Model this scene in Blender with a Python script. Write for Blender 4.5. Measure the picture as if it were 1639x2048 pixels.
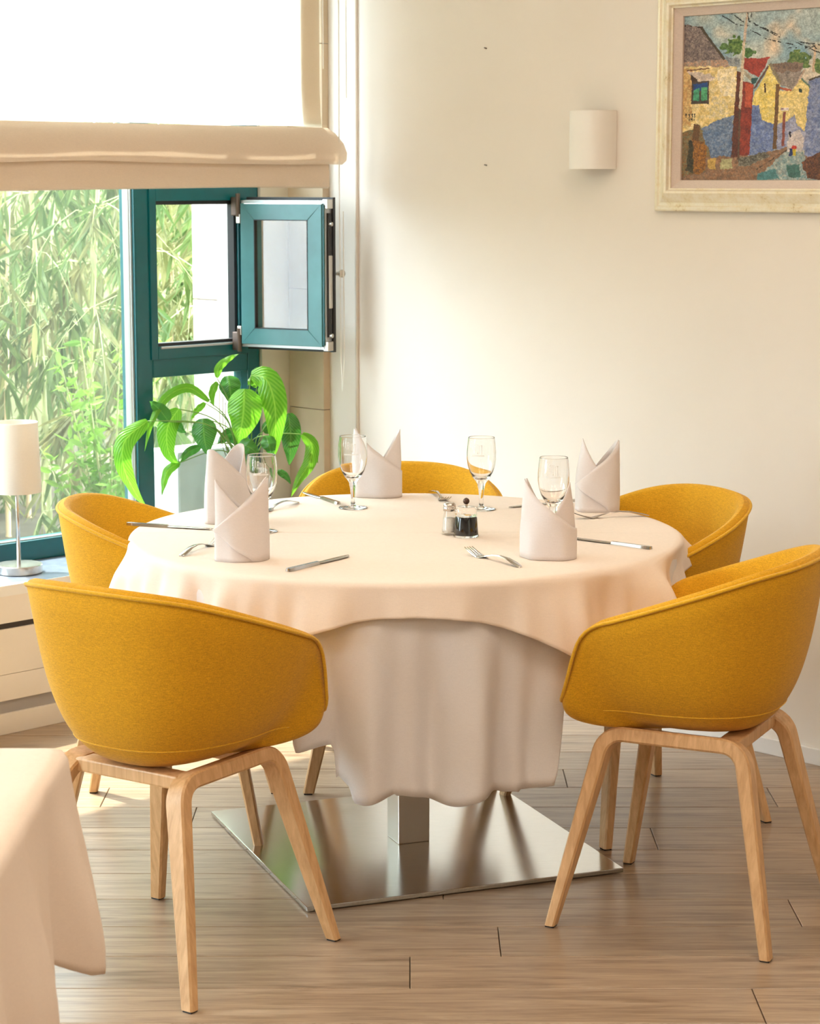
import bpy, bmesh, math, random
import numpy as np
from mathutils import Vector, Matrix, noise
PI = math.pi
for o in list(bpy.data.objects): bpy.data.objects.remove(o)
SC = bpy.context.scene
COL = SC.collection

# ------------------------------------------------------------------ camera
cam_d = bpy.data.cameras.new('camera'); cam = bpy.data.objects.new('camera', cam_d); COL.objects.link(cam)
SC.camera = cam
CAM_H = 1.6; FPX = 4300.0; PITCH = math.atan((1024-360)/FPX)
cam.location = (0, 0, CAM_H); cam.rotation_euler = (PI/2-PITCH, 0, 0)
cam_d.sensor_fit = 'VERTICAL'; cam_d.sensor_height = 30.0; cam_d.sensor_width = 24.0
cam_d.lens = FPX/2048*30.0
cam_d.clip_start = .05; cam_d.clip_end = 200
cam_d.dof.use_dof = True; cam_d.dof.focus_distance = 4.9; cam_d.dof.aperture_fstop = 9.0

# ------------------------------------------------------------------ world, sun, fill lights, exposure
SC.view_settings.view_transform = 'Standard'; SC.view_settings.look = 'None'
SC.view_settings.gamma = 1.0; SC.view_settings.use_curve_mapping = False
SC.view_settings.exposure = 0.66
SKY = 11.5; SUN = 8.0; FILL = 20.0
world = bpy.data.worlds.new('sky'); SC.world = world; world.use_nodes = True
_n = world.node_tree.nodes; _l = world.node_tree.links
bg = _n['Background']; bg.inputs['Color'].default_value = (.76, .885, 1.0, 1); bg.inputs['Strength'].default_value = SKY
SC.cycles.max_bounces = 10; SC.cycles.diffuse_bounces = 5; SC.cycles.glossy_bounces = 5
SC.cycles.transmission_bounces = 10; SC.cycles.transparent_max_bounces = 14
SC.cycles.caustics_reflective = False; SC.cycles.caustics_refractive = False
SC.cycles.sample_clamp_indirect = 6.0; SC.cycles.blur_glossy = 0.5

def r45(u, w, z=0.0):
    """room axes (u along the window wall, w outward through it) to world"""
    k = math.sqrt(.5); return ((u-w)*k, (u+w)*k, z)

sun_d = bpy.data.lights.new('sun', 'SUN'); sun = bpy.data.objects.new('sun', sun_d); COL.objects.link(sun)
sun_d.energy = SUN; sun_d.angle = math.radians(1.2); sun_d.color = (1, .95, .84)
_sd = Vector(r45(-.12, .50, 1.0)); sun.rotation_euler = _sd.to_track_quat('Z', 'Y').to_euler()
sun.location = (-6, 8, 9)

def area(name, loc, rot, sx, sy, power, color, portal=False):
    d = bpy.data.lights.new(name, 'AREA'); d.shape = 'RECTANGLE'; d.size = sx; d.size_y = sy
    d.energy = power; d.color = color
    if portal: d.cycles.is_portal = True
    o = bpy.data.objects.new(name, d); COL.objects.link(o); o.location = loc; o.rotation_euler = rot
    return o
# unseen warm fill lights added just under the ceiling
CEIL = 3.0
for i, (x, y) in enumerate([(-1.3, 2.3), (1.3, 2.3), (1.3, -.6), (-1.3, -.6), (.4, 4.6)]):
    area('ceiling_fill_light', (x, y, CEIL-.03), (0, 0, PI/4), 1.1, 1.1, FILL*(.55 if i == 4 else 1), (1, .82, .65))
# sky portals in the window openings
area('window_portal', r45(3.0, 5.50, 1.52), (PI/2, 0, PI/4), 3.6, 2.2, 1, (1, 1, 1), True)
area('window_portal', r45(-1.9, 5.50, 1.52), (PI/2, 0, PI/4), 4.4, 2.2, 1, (1, 1, 1), True)

# ------------------------------------------------------------------ material helpers
def lin(c):
    return tuple(((v/255)/12.92 if v/255 <= .04045 else ((v/255+.055)/1.055)**2.4) for v in c)
class M:
    def __init__(s, name):
        s.m = bpy.data.materials.new(name); s.m.use_nodes = True
        s.nt = s.m.node_tree; s.n = s.nt.nodes; s.p = s.n['Principled BSDF']; s.out = s.n['Material Output']
    def add(s, t, **kw):
        nd = s.n.new(t)
        for k, v in kw.items():
            if k.startswith('_'): setattr(nd, k[1:], v)
            else:
                key = k.replace('0', ' ')
                nd.inputs[key].default_value = v
        return nd
    def lk(s, a, b): s.nt.links.new(a, b)
    def coord(s, scale=(1, 1, 1), kind='Object', rand=False):
        tc = s.n.new('ShaderNodeTexCoord'); mp = s.n.new('ShaderNodeMapping'); mp.inputs['Scale'].default_value = scale
        s.lk(tc.outputs[kind], mp.inputs['Vector'])
        if rand:
            oi = s.n.new('ShaderNodeObjectInfo'); ml = s.n.new('ShaderNodeMath'); ml.operation = 'MULTIPLY'; ml.inputs[1].default_value = 37.0
            s.lk(oi.outputs['Random'], ml.inputs[0]); s.lk(ml.outputs[0], mp.inputs['Location'])
        return mp.outputs['Vector']
    def noise(s, vec, scale=5, detail=4, rough=.55, dist=0.0):
        nd = s.n.new('ShaderNodeTexNoise'); nd.inputs['Scale'].default_value = scale; nd.inputs['Detail'].default_value = detail
        nd.inputs['Roughness'].default_value = rough; nd.inputs['Distortion'].default_value = dist
        s.lk(vec, nd.inputs['Vector']); return nd.outputs['Fac']
    def ramp(s, fac, stops):
        r = s.n.new('ShaderNodeValToRGB'); e = r.color_ramp.elements
        while len(e) < len(stops): e.new(.5)
        for i, (p, c) in enumerate(stops): e[i].position = p; e[i].color = (*c, 1)
        s.lk(fac, r.inputs['Fac']); return r.outputs['Color']
    def bump(s, h, strength=.2, dist=.002):
        b = s.n.new('ShaderNodeBump'); b.inputs['Strength'].default_value = strength; b.inputs['Distance'].default_value = dist
        s.lk(h, b.inputs['Height']); s.lk(b.outputs['Normal'], s.p.inputs['Normal']); return b
    def base(s, c, rough=.5, metal=0.0, spec=.5):
        if isinstance(c, tuple): s.p.inputs['Base Color'].default_value = (*c, 1)
        else: s.lk(c, s.p.inputs['Base Color'])
        s.p.inputs['Roughness'].default_value = rough; s.p.inputs['Metallic'].default_value = metal
        s.p.inputs['Specular IOR Level'].default_value = spec
        return s

def simple(name, c, rough=.5, metal=0.0, spec=.5, nscale=0, namt=.04, bump=0, bdist=.001, stretch=(1, 1, 1)):
    m = M(name)
    if nscale:
        f = m.noise(m.coord(stretch), nscale)
        a = tuple(max(0, v*(1-namt)) for v in c); b = tuple(min(1, v*(1+namt)) for v in c)
        m.base(m.ramp(f, [(.3, a), (.7, b)]), rough, metal, spec)
        if bump: m.bump(f, bump, bdist)
    else: m.base(c, rough, metal, spec)
    return m.m

def fabric(name, c, streak=.18, fine=2600, rough=.85, sheen=.25, bump=.35, trans=0.0, transcol=None, crease=0.0):
    m = M(name)
    a = m.noise(m.coord((1, 1, 9)), 90, 3)              # slubs running round the shell
    b = m.noise(m.coord((1, 1, 1)), 420, 2)
    mx = m.n.new('ShaderNodeMath'); mx.operation = 'ADD'; m.lk(a, mx.inputs[0]); m.lk(b, mx.inputs[1])
    hv = m.n.new('ShaderNodeMath'); hv.operation = 'MULTIPLY'; hv.inputs[1].default_value = .5; m.lk(mx.outputs[0], hv.inputs[0])
    lo = tuple(v*(1-streak) for v in c); hi = tuple(min(1, v*(1+streak)) for v in c)
    col = m.ramp(hv.outputs[0], [(.36, lo), (.64, hi)])
    m.base(col, rough, 0, .25)
    m.p.inputs['Sheen Weight'].default_value = sheen; m.p.inputs['Sheen Roughness'].default_value = .5
    m.bump(hv.outputs[0], bump, .0006)
    if crease:
        cr = m.noise(m.coord((1, 1, 1)), 3.2, 3, .5, .6)
        b2 = m.n.new('ShaderNodeBump'); b2.inputs['Strength'].default_value = crease; b2.inputs['Distance'].default_value = .02
        m.lk(cr, b2.inputs['Height'])
        bn = [x for x in m.n if x.type == 'BUMP' and x != b2][0]; m.lk(b2.outputs['Normal'], bn.inputs['Normal'])
    if trans:
        t = m.n.new('ShaderNodeBsdfTranslucent'); t.inputs['Color'].default_value = (*(transcol or c), 1)
        ms = m.n.new('ShaderNodeMixShader'); ms.inputs['Fac'].default_value = trans
        m.lk(m.p.outputs[0], ms.inputs[1]); m.lk(t.outputs[0], ms.inputs[2]); m.lk(ms.outputs[0], m.out.inputs['Surface'])
    return m.m

def wood(name, dark, light, scale=(30, 30, 2.0), rough=.45, bump=.08, rand=True):
    m = M(name)
    v = m.coord(scale, rand=rand); f = m.noise(v, 3.0, 6, .6, .4)
    m.base(m.ramp(f, [(.30, dark), (.72, light)]), rough); m.bump(f, bump, .0008)
    return m.m

def glassy(name, col=(1, 1, 1), rough=0.0, ior=1.45):
    m = M(name)
    g = m.n.new('ShaderNodeBsdfGlass'); g.inputs['Color'].default_value = (*col, 1); g.inputs['Roughness'].default_value = rough; g.inputs['IOR'].default_value = ior
    m.lk(g.outputs[0], m.out.inputs['Surface']); return m.m
def pane_mat(name, tint=(1, 1, 1), f0=1.0, haze=0.0):
    m = M(name)
    t = m.n.new('ShaderNodeBsdfTransparent'); t.inputs['Color'].default_value = (*tint, 1)
    g = m.n.new('ShaderNodeBsdfGlossy'); g.inputs['Roughness'].default_value = .0; g.inputs['Color'].default_value = (.95, .97, 1, 1)
    fr = m.n.new('ShaderNodeFresnel'); fr.inputs['IOR'].default_value = 1.5
    ml = m.n.new('ShaderNodeMath'); ml.operation = 'MULTIPLY'; ml.inputs[1].default_value = f0; ml.use_clamp = True
    m.lk(fr.outputs[0], ml.inputs[0])
    ge = m.n.new('ShaderNodeNewGeometry'); iv = m.n.new('ShaderNodeMath'); iv.operation = 'SUBTRACT'; iv.inputs[0].default_value = 1.0; m.lk(ge.outputs['Backfacing'], iv.inputs[1])
    m2_ = m.n.new('ShaderNodeMath'); m2_.operation = 'MULTIPLY'; m.lk(ml.outputs[0], m2_.inputs[0]); m.lk(iv.outputs[0], m2_.inputs[1])
    ms = m.n.new('ShaderNodeMixShader'); m.lk(m2_.outputs[0], ms.inputs['Fac']); m.lk(t.outputs[0], ms.inputs[1]); m.lk(g.outputs[0], ms.inputs[2])
    last = ms.outputs[0]
    if haze:    # whitish veil mixed in to paint hazy reflections on the pane
        d = m.n.new('ShaderNodeBsdfTranslucent'); d.inputs['Color'].default_value = (.9, .92, .88, 1)
        m2 = m.n.new('ShaderNodeMixShader'); m2.inputs['Fac'].default_value = haze
        m.lk(last, m2.inputs[1]); m.lk(d.outputs[0], m2.inputs[2]); last = m2.outputs[0]
    m.lk(last, m.out.inputs['Surface']); return m.m

MT = {}
MT['wall'] = simple('wall_plaster', (.765, .70, .63), .75, 0, .3, 2.2, .02, .06, .002)
MT['ceil'] = simple('ceiling_paint', (.82, .78, .71), .8, 0, .3, 3, .02)
MT['panel'] = simple('painted_panel', (.78, .71, .62), .5, 0, .4, 6, .03, .05)
MT['base'] = simple('baseboard_paint', (.74, .71, .68), .45, 0, .4, 8, .03)
MT['sill'] = simple('sill_stone', (.18, .215, .27), .22, 0, .6, 24, .15, .05)
MT['dark'] = simple('dark_gap', (.05, .04, .035), .8)
MT['stone'] = simple('beige_stone_shaded', (.60, .47, .33), .7, 0, .3, 5, .10, .10, .003)  # reveal tone of the beige stone, its shade put into the colour
MT['stone2'] = simple('beige_stone_lit', (.74, .66, .55), .7, 0, .3, 5, .08, .10, .003)  # the same stone painted paler where daylight strikes it
MT['teal'] = simple('teal_lacquer', (.0, .095, .11), .30, 0, .5, 30, .05)
MT['teal2'] = simple('teal_pale_sheen', (.055, .19, .20), .28, 0, .5, 6, .2, 0, .001)  # lighter, greyed copy of the teal: whitish reflections put into the colour
MT['gasket'] = simple('rubber_gasket', (.012, .012, .014), .45)
MT['zinc'] = simple('zinc_steel', (.62, .58, .52), .32, 1.0)
MT['alu'] = simple('pale_aluminium', (.50, .51, .51), .35, .6)
MT['white'] = simple('white_plastic', (.80, .78, .74), .4)
MT['pane'] = pane_mat('window_glass', (.97, .99, .97), 1.2, .014)
MT['pane2'] = pane_mat('sash_glass', (.98, .98, .97), 1.3, .0)
MT['thin'] = pane_mat('thin_clear_glass', (.975, .975, .97), 1.6, .0)
MT['yellow'] = fabric('mustard_wool', (.655, .335, .010), .20, sheen=.12)
MT['yellow_in'] = fabric('mustard_wool_inside', (.665, .345, .011), .20, sheen=.12)
MT['yellow_pipe'] = fabric('mustard_piping', (.72, .40, .02), .15, sheen=.2)
MT['leg'] = wood('oak_veneer', (.54, .31, .14), (.76, .49, .25), (30, 30, 2.2), .42)
MT['steel'] = simple('brushed_steel', (.64, .64, .62), .17, 1.0, .5, 40, .06, 0, .001, (1, 14, 1))
MT['steel_post'] = simple('satin_steel_post', (.60, .56, .52), .30, 1.0)
MT['cutlery'] = simple('cutlery_steel', (.56, .53, .50), .18, 1.0)
MT['nickel'] = simple('brushed_nickel', (.62, .58, .54), .25, 1.0, .5, 60, .05, 0, .001, (1, 1, 10))
MT['peach'] = fabric('peach_cotton', (.85, .735, .635), .03, sheen=.05, bump=.15, crease=.18)
MT['linen'] = fabric('white_cotton', (.86, .84, .85), .03, sheen=.05, bump=.15, trans=.10, crease=.12)
MT['napkin'] = fabric('napkin_cotton', (.82, .765, .755), .03, sheen=.05, bump=.2, trans=.12, crease=.05)
MT['blind'] = fabric('blind_linen', (.78, .69, .58), .05, sheen=.0, bump=.2, trans=.50, transcol=(.92, .84, .68))
MT['blind2'] = fabric('blind_fold_linen', (.78, .66, .54), .05, sheen=.0, bump=.2, trans=.16, transcol=(.80, .66, .50))
MT['shade'] = fabric('lampshade_cloth', (.80, .74, .66), .03, sheen=0, bump=.1, trans=.25)
MT['glass'] = glassy('clear_glass')
MT['etch'] = simple('white_etching', (.92, .92, .90), .6)
MT['salt'] = simple('salt', (.86, .84, .80), .8, 0, .2, 300, .06, .3)
MT['black'] = simple('black_acrylic', (.008, .008, .009), .06, 0, .8)
MT['brownknob'] = simple('dark_knob', (.10, .055, .04), .25, .4)
MT['pot'] = simple('pot_glaze', (.70, .62, .56), .4, 0, .5, 8, .03)
MT['soil'] = simple('potting_soil', (.05, .035, .02), .95, 0, .2, 60, .4, .6)
MT['cream'] = simple('sconce_plaster', (.82, .78, .73), .6, 0, .3)
MT['cord'] = simple('bead_chain', (.82, .78, .70), .5)
MT['frame'] = None

def frame_mat():
    m = M('gilt_cream_frame')
    f = m.noise(m.coord((1, 1, 1)), 26, 6, .65); g = m.noise(m.coord((1, 1, 1)), 160, 3)
    ad = m.n.new('ShaderNodeMath'); ad.operation = 'MULTIPLY_ADD'; ad.inputs[1].default_value = .35; m.lk(g, ad.inputs[0]); m.lk(f, ad.inputs[2])
    m.base(m.ramp(ad.outputs[0], [(.42, (.46, .33, .14)), (.54, (.76, .66, .45)), (.75, (.82, .75, .60))]), .34, .15, .5)
    m.bump(g, .2, .001); return m.m
MT['frame'] = frame_mat()
MT['liner'] = fabric('linen_liner', (.62, .51, .44), .08, sheen=0, bump=.4)

def floor_mat():
    m = M('oak_plank')
    v = m.coord((1.3, 22, 1), rand=True); f = m.noise(v, 2.2, 8, .66, .9)
    v2 = m.coord((1.0, 1.6, 1), rand=True); f2 = m.noise(v2, 1.7, 3, .5, .3)
    v3 = m.coord((6, 140, 1), rand=True); f3 = m.noise(v3, 2.0, 3, .6)
    c1 = m.ramp(f, [(.30, (.225, .148, .092)), (.48, (.40, .285, .190)), (.66, (.51, .385, .265))])
    oi = m.n.new('ShaderNodeObjectInfo')
    mr = m.n.new('ShaderNodeMapRange'); mr.inputs['To Min'].default_value = .86; mr.inputs['To Max'].default_value = 1.12
    m.lk(oi.outputs['Random'], mr.inputs['Value'])
    hs = m.n.new('ShaderNodeHueSaturation'); m.lk(mr.outputs[0], hs.inputs['Value']); m.lk(c1, hs.inputs['Color'])
    mx = m.n.new('ShaderNodeMix'); mx.data_type = 'RGBA'; mx.blend_type = 'MULTIPLY'; mx.inputs['Factor'].default_value = .5
    m.lk(hs.outputs[0], mx.inputs[6]); m.lk(m.ramp(f2, [(.3, (.74, .72, .70)), (.7, (1, 1, 1))]), mx.inputs[7])
    mx2 = m.n.new('ShaderNodeMix'); mx2.data_type = 'RGBA'; mx2.blend_type = 'MULTIPLY'; mx2.inputs['Factor'].default_value = .65
    m.lk(mx.outputs[2], mx2.inputs[6]); m.lk(m.ramp(f3, [(.35, (.72, .70, .68)), (.6, (1, 1, 1))]), mx2.inputs[7])
    m.base(mx2.outputs[2], .30, 0, .6)
    m.bump(f, .25, .0012); return m.m
MT['plank'] = floor_mat()

def leaf_mat(name, lo, hi, trans, rough=.35):
    m = M(name)
    uv = m.n.new('ShaderNodeTexCoord'); sp = m.n.new('ShaderNodeSeparateXYZ'); m.lk(uv.outputs['UV'], sp.inputs[0])
    # side veins: stripes in (length + |width|)
    ab = m.n.new('ShaderNodeMath'); ab.operation = 'SUBTRACT'; ab.inputs[1].default_value = .5; m.lk(sp.outputs[0], ab.inputs[0])
    a2 = m.n.new('ShaderNodeMath'); a2.operation = 'ABSOLUTE'; m.lk(ab.outputs[0], a2.inputs[0])
    k = m.n.new('ShaderNodeMath'); k.operation = 'MULTIPLY_ADD'; k.inputs[1].default_value = -.45; m.lk(a2.outputs[0], k.inputs[0]); m.lk(sp.outputs[1], k.inputs[2])
    s = m.n.new('ShaderNodeMath'); s.operation = 'MULTIPLY'; s.inputs[1].default_value = 95; m.lk(k.outputs[0], s.inputs[0])
    sn = m.n.new('ShaderNodeMath'); sn.operation = 'SINE'; m.lk(s.outputs[0], sn.inputs[0])
    rg = m.n.new('ShaderNodeMapRange'); rg.inputs['From Min'].default_value = -1; rg.inputs['From Max'].default_value = 1; m.lk(sn.outputs[0], rg.inputs['Value'])
    mid = m.n.new('ShaderNodeMapRange'); mid.inputs['From Min'].default_value = .0; mid.inputs['From Max'].default_value = .05; mid.inputs['To Min'].default_value = 1; mid.inputs['To Max'].default_value = 0
    m.lk(a2.outputs[0], mid.inputs['Value'])
    mx = m.n.new('ShaderNodeMath'); mx.operation = 'MAXIMUM'
    sc = m.n.new('ShaderNodeMath'); sc.operation = 'MULTIPLY'; sc.inputs[1].default_value = .45; m.lk(rg.outputs[0], sc.inputs[0])
    m.lk(sc.outputs[0], mx.inputs[0]); m.lk(mid.outputs[0], mx.inputs[1])
    col = m.ramp(mx.outputs[0], [(0, lo), (1, hi)])
    m.base(col, rough, 0, .6); m.bump(rg.outputs[0], .35, .002)
    t = m.n.new('ShaderNodeBsdfTranslucent'); m.lk(m.ramp(mx.outputs[0], [(0, tuple(min(1, v*1.9) for v in lo)), (1, tuple(min(1, v*1.6) for v in hi))]), t.inputs['Color'])
    ms = m.n.new('ShaderNodeMixShader'); ms.inputs['Fac'].default_value = trans
    m.lk(m.p.outputs[0], ms.inputs[1]); m.lk(t.outputs[0], ms.inputs[2]); m.lk(ms.outputs[0], m.out.inputs['Surface'])
    return m.m
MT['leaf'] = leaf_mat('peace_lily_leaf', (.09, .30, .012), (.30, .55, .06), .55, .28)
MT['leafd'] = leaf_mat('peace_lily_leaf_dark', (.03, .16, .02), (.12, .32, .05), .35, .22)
MT['petiole'] = simple('petiole', (.16, .30, .06), .4)
def bamboo_leaf_mat(name, lo, hi):
    m = M(name)
    f = m.noise(m.coord((1, 1, 1)), 3.0, 3)
    c = m.ramp(f, [(.35, lo), (.65, hi)])
    m.base(c, .5, 0, .22)
    t = m.n.new('ShaderNodeBsdfTranslucent'); m.lk(c, t.inputs['Color'])
    ms = m.n.new('ShaderNodeMixShader'); ms.inputs['Fac'].default_value = .5
    m.lk(m.p.outputs[0], ms.inputs[1]); m.lk(t.outputs[0], ms.inputs[2]); m.lk(ms.outputs[0], m.out.inputs['Surface'])
    return m.m
MT['bleaf'] = bamboo_leaf_mat('bamboo_leaf', (.06, .115, .025), (.15, .21, .065))
MT['bleaf2'] = bamboo_leaf_mat('bamboo_leaf_yellow', (.12, .14, .045), (.26, .25, .10))
MT['culm'] = simple('bamboo_culm', (.40, .42, .18), .45, 0, .4, 6, .25)
MT['culm2'] = simple('bamboo_culm_tan', (.55, .38, .20), .5, 0, .4, 6, .25)
MT['ground'] = simple('garden_soil', (.10, .085, .055), .95, 0, .2, 3, .3, .3, .02)
MT['concrete'] = simple('grey_concrete', (.62, .64, .60), .8, 0, .3, 4, .1, .1)
MT['shrub'] = bamboo_leaf_mat('shrub_leaf', (.12, .26, .03), (.24, .42, .06))
MT['outwall'] = simple('render_wall', (.20, .20, .09), .85, 0, .2, 3, .06)

# ------------------------------------------------------------------ geometry helpers
def link(name, me, mat, parent=None, smooth=False, kind=None):
    if mat is not None: me.materials.append(mat)
    if smooth: me.polygons.foreach_set('use_smooth', [True]*len(me.polygons))
    o = bpy.data.objects.new(name, me); COL.objects.link(o)
    if parent is not None: o.parent = parent
    if kind: o['kind'] = kind
    return o
def mk(name, vs, fs, mat, parent=None, smooth=False, kind=None):
    me = bpy.data.meshes.new(name); me.from_pydata([tuple(v) for v in vs], [], fs); me.update()
    return link(name, me, mat, parent, smooth, kind)
class G:
    """collects pieces of one mesh"""
    def __init__(s, f=None): s.v = []; s.f = []; s.T = f
    def put(s, vs, fs):
        b = len(s.v); s.v += [tuple(s.T(*v)) if s.T else tuple(v) for v in vs]; s.f += [tuple(i+b for i in f) for f in fs]; return s
    def box(s, a, b, c=.0):
        (x0, y0, z0), (x1, y1, z1) = a, b
        if x1 < x0: x0, x1 = x1, x0
        if y1 < y0: y0, y1 = y1, y0
        if z1 < z0: z0, z1 = z1, z0
        if c <= 0:
            vs = [(x0,y0,z0),(x1,y0,z0),(x1,y1,z0),(x0,y1,z0),(x0,y0,z1),(x1,y0,z1),(x1,y1,z1),(x0,y1,z1)]
            return s.put(vs, [(0,3,2,1),(4,5,6,7),(0,1,5,4),(1,2,6,5),(2,3,7,6),(3,0,4,7)])
        bm = bmesh.new(); bmesh.ops.create_cube(bm, size=1)
        for v in bm.verts: v.co = Vector(((x0+x1)/2+v.co.x*(x1-x0), (y0+y1)/2+v.co.y*(y1-y0), (z0+z1)/2+v.co.z*(z1-z0)))
        bmesh.ops.bevel(bm, geom=bm.edges[:], offset=c, segments=2, affect='EDGES', profile=.6)
        bm.verts.index_update()
        s.put([v.co[:] for v in bm.verts], [[v.index for v in f.verts] for f in bm.faces]); bm.free(); return s
    def tube(s, pts, r, n=8, cap=True, closed=False):
        pts = [Vector(p) for p in pts]; N = len(pts); rs = r if isinstance(r, (list, tuple)) else [r]*N
        rings = []; up = None
        for i, p in enumerate(pts):
            if closed: t = (pts[(i+1) % N]-pts[i-1])
            else: t = pts[min(i+1, N-1)]-pts[max(i-1, 0)]
            t.normalize()
            if up is None:
                up = Vector((0, 0, 1)) if abs(t.z) < .9 else Vector((1, 0, 0))
            a = t.cross(up)
            if a.length < 1e-6: a = t.cross(Vector((0, 1, 0)))
            a.normalize(); b = a.cross(t).normalized(); up = b
            rings.append([p+(a*math.cos(2*PI*k/n)+b*math.sin(2*PI*k/n))*rs[i] for k in range(n)])
        vs = [v[:] for rg in rings for v in rg]; fs = []
        for i in range(N if closed else N-1):
            j = (i+1) % N
            for k in range(n): fs.append((i*n+k, i*n+(k+1) % n, j*n+(k+1) % n, j*n+k))
        if cap and not closed: fs += [tuple(range(n-1, -1, -1)), tuple((N-1)*n+k for k in range(n))]
        return s.put(vs, fs)
    def lathe(s, prof, n=32, c=(0, 0, 0), cap=True, sx=1, sy=1):
        vs = []; fs = []; m = len(prof)
        for r, z in prof:
            for k in range(n): vs.append((c[0]+r*sx*math.cos(2*PI*k/n), c[1]+r*sy*math.sin(2*PI*k/n), c[2]+z))
        for i in range(m-1):
            for k in range(n): fs.append((i*n+k, i*n+(k+1) % n, (i+1)*n+(k+1) % n, (i+1)*n+k))
        if cap: fs += [tuple(range(n-1, -1, -1)), tuple((m-1)*n+k for k in range(n))]
        return s.put(vs, fs)
    def prism(s, poly, z0, z1):
        n = len(poly); vs = [(x, y, z0) for x, y in poly]+[(x, y, z1) for x, y in poly]
        fs = [tuple(range(n-1, -1, -1)), tuple(range(n, 2*n))]+[(i, (i+1) % n, n+(i+1) % n, n+i) for i in range(n)]
        return s.put(vs, fs)
    def obj(s, name, mat, parent=None, smooth=False, kind=None, auto=None):
        o = mk(name, s.v, s.f, mat, parent, smooth or auto is not None, kind)
        if auto is not None: o.data.set_sharp_from_angle(angle=math.radians(auto))
        return o
def tag(o, label, cat, group=None):
    o['label'] = label; o['category'] = cat
    if group: o['group'] = group
    return o
def empty(name, label, cat, loc=(0, 0, 0), rz=0.0, group=None):
    o = bpy.data.objects.new(name, None); COL.objects.link(o); o.empty_display_size = .05
    o.location = loc; o.rotation_euler = (0, 0, rz); return tag(o, label, cat, group)
def catmull(P, n, closed=False):
    P = [Vector(p) for p in P]; N = len(P); out = []
    segs = N if closed else N-1
    for i in range(segs):
        if closed: a, b, c, d = P[i-1], P[i], P[(i+1) % N], P[(i+2) % N]
        else: a, b, c, d = P[max(i-1, 0)], P[i], P[i+1], P[min(i+2, N-1)]
        for k in range(n):
            t = k/n; out.append(.5*((2*b)+(-a+c)*t+(2*a-5*b+4*c-d)*t*t+(-a+3*b-3*c+d)*t**3))
    if not closed: out.append(P[-1])
    return out
def resample(P, n, closed=False):
    P = [Vector(p) for p in P]
    if closed: P = P+[P[0]]
    L = [0]
    for a, b in zip(P, P[1:]): L.append(L[-1]+(b-a).length)
    out = []; j = 0
    for i in range(n):
        t = L[-1]*i/(n if closed else n-1)
        while j < len(L)-2 and L[j+1] < t: j += 1
        f = (t-L[j])/max(1e-9, L[j+1]-L[j]); out.append(P[j].lerp(P[j+1], min(1, f)))
    return out
def tri(x): # triangle wave, period 1, 0..1
    x = x-math.floor(x); return 2*x if x < .5 else 2-2*x
def sstep(a, b, x):
    t = max(0., min(1., (x-a)/(b-a))); return t*t*(3-2*t)

# ================================================================== THE ROOM
RW = 4.885      # right wall, u
LW = 5.162      # window wall, w (inner face)
WF = 5.445      # window frame inner face, w
SILL = .44
U0, W0 = -4.6, -4.4
# floor: slab and planks
G(r45).box((U0, W0, -.10), (RW, LW, -.012)).obj('floor', MT['ground'], kind='structure')
floor = bpy.data.objects['floor']
def clip(poly, a, b, c): # keep a*x+b*y<=c
    out = []
    for i in range(len(poly)):
        p, q = poly[i], poly[(i+1) % len(poly)]
        dp, dq = a*p[0]+b*p[1]-c, a*q[0]+b*q[1]-c
        if dp <= 0: out.append(p)
        if (dp < 0 < dq) or (dq < 0 < dp):
            t = dp/(dp-dq); out.append((p[0]+(q[0]-p[0])*t, p[1]+(q[1]-p[1])*t))
    return out
k2 = math.sqrt(.5)
rnd = random.Random(4)
edges = [5.01+.18*i for i in range(-21, 13)]
fix = {4.817-.0: 0}
joint = {0: .60, -2: .075, -4: .19, -1: .83, -5: 0.0, 1: -.55, 2: .95, -3: -.9, 3: .42}
for i, y0 in enumerate(edges[:-1]):
    row = i-21; y1 = edges[i+1]
    PL = 1.75; j0 = joint.get(row, rnd.uniform(-.8, .8))
    x = j0-3*PL
    while x < 4:
        gp = .0010
        poly = [(x+gp, y0+gp), (x+PL-gp, y0+gp), (x+PL-gp, y1-gp), (x+gp, y1-gp)]
        x += PL
        poly = clip(poly, k2, k2, RW-.001); 
        if len(poly) >= 3: poly = clip(poly, -k2, k2, LW-.001)
        if len(poly) < 3: continue
        if max(p[0] for p in poly) < -3.2 or min(p[0] for p in poly) > 3.2: continue
        ar = abs(sum(poly[j][0]*poly[(j+1) % len(poly)][1]-poly[(j+1) % len(poly)][0]*poly[j][1] for j in range(len(poly))))/2
        if ar < .002: continue
        cx = sum(p[0] for p in poly)/len(poly); cy = sum(p[1] for p in poly)/len(poly)
        ins = [(cx+(p[0]-cx)*(1-.0012/max(.02, abs(p[0]-cx))), cy+(p[1]-cy)*(1-.0012/max(.02, abs(p[1]-cy)))) for p in poly]
        n = len(poly)
        vs = [(*p, -.012) for p in poly]+[(*p, -.0012) for p in poly]+[(*p, 0) for p in ins]
        fs = [(j, (j+1) % n, n+(j+1) % n, n+j) for j in range(n)]+[(n+j, n+(j+1) % n, 2*n+(j+1) % n, 2*n+j) for j in range(n)]+[tuple(range(2*n, 3*n)), tuple(range(n-1, -1, -1))]
        mk('plank', vs, fs, MT['plank'], floor)
# remaining floor towards and behind the viewer
G().prism([(-3.3, 1.22), (3.3, 1.22), (4.5, -1), (1, -6), (-3, -5), (-5, -2)], -.012, 0).obj('trim_1', MT['plank'], kind='structure')

G(r45).box((U0, W0, CEIL), (RW, LW+.5, CEIL+.1)).obj('ceiling', MT['ceil'], kind='structure')
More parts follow.
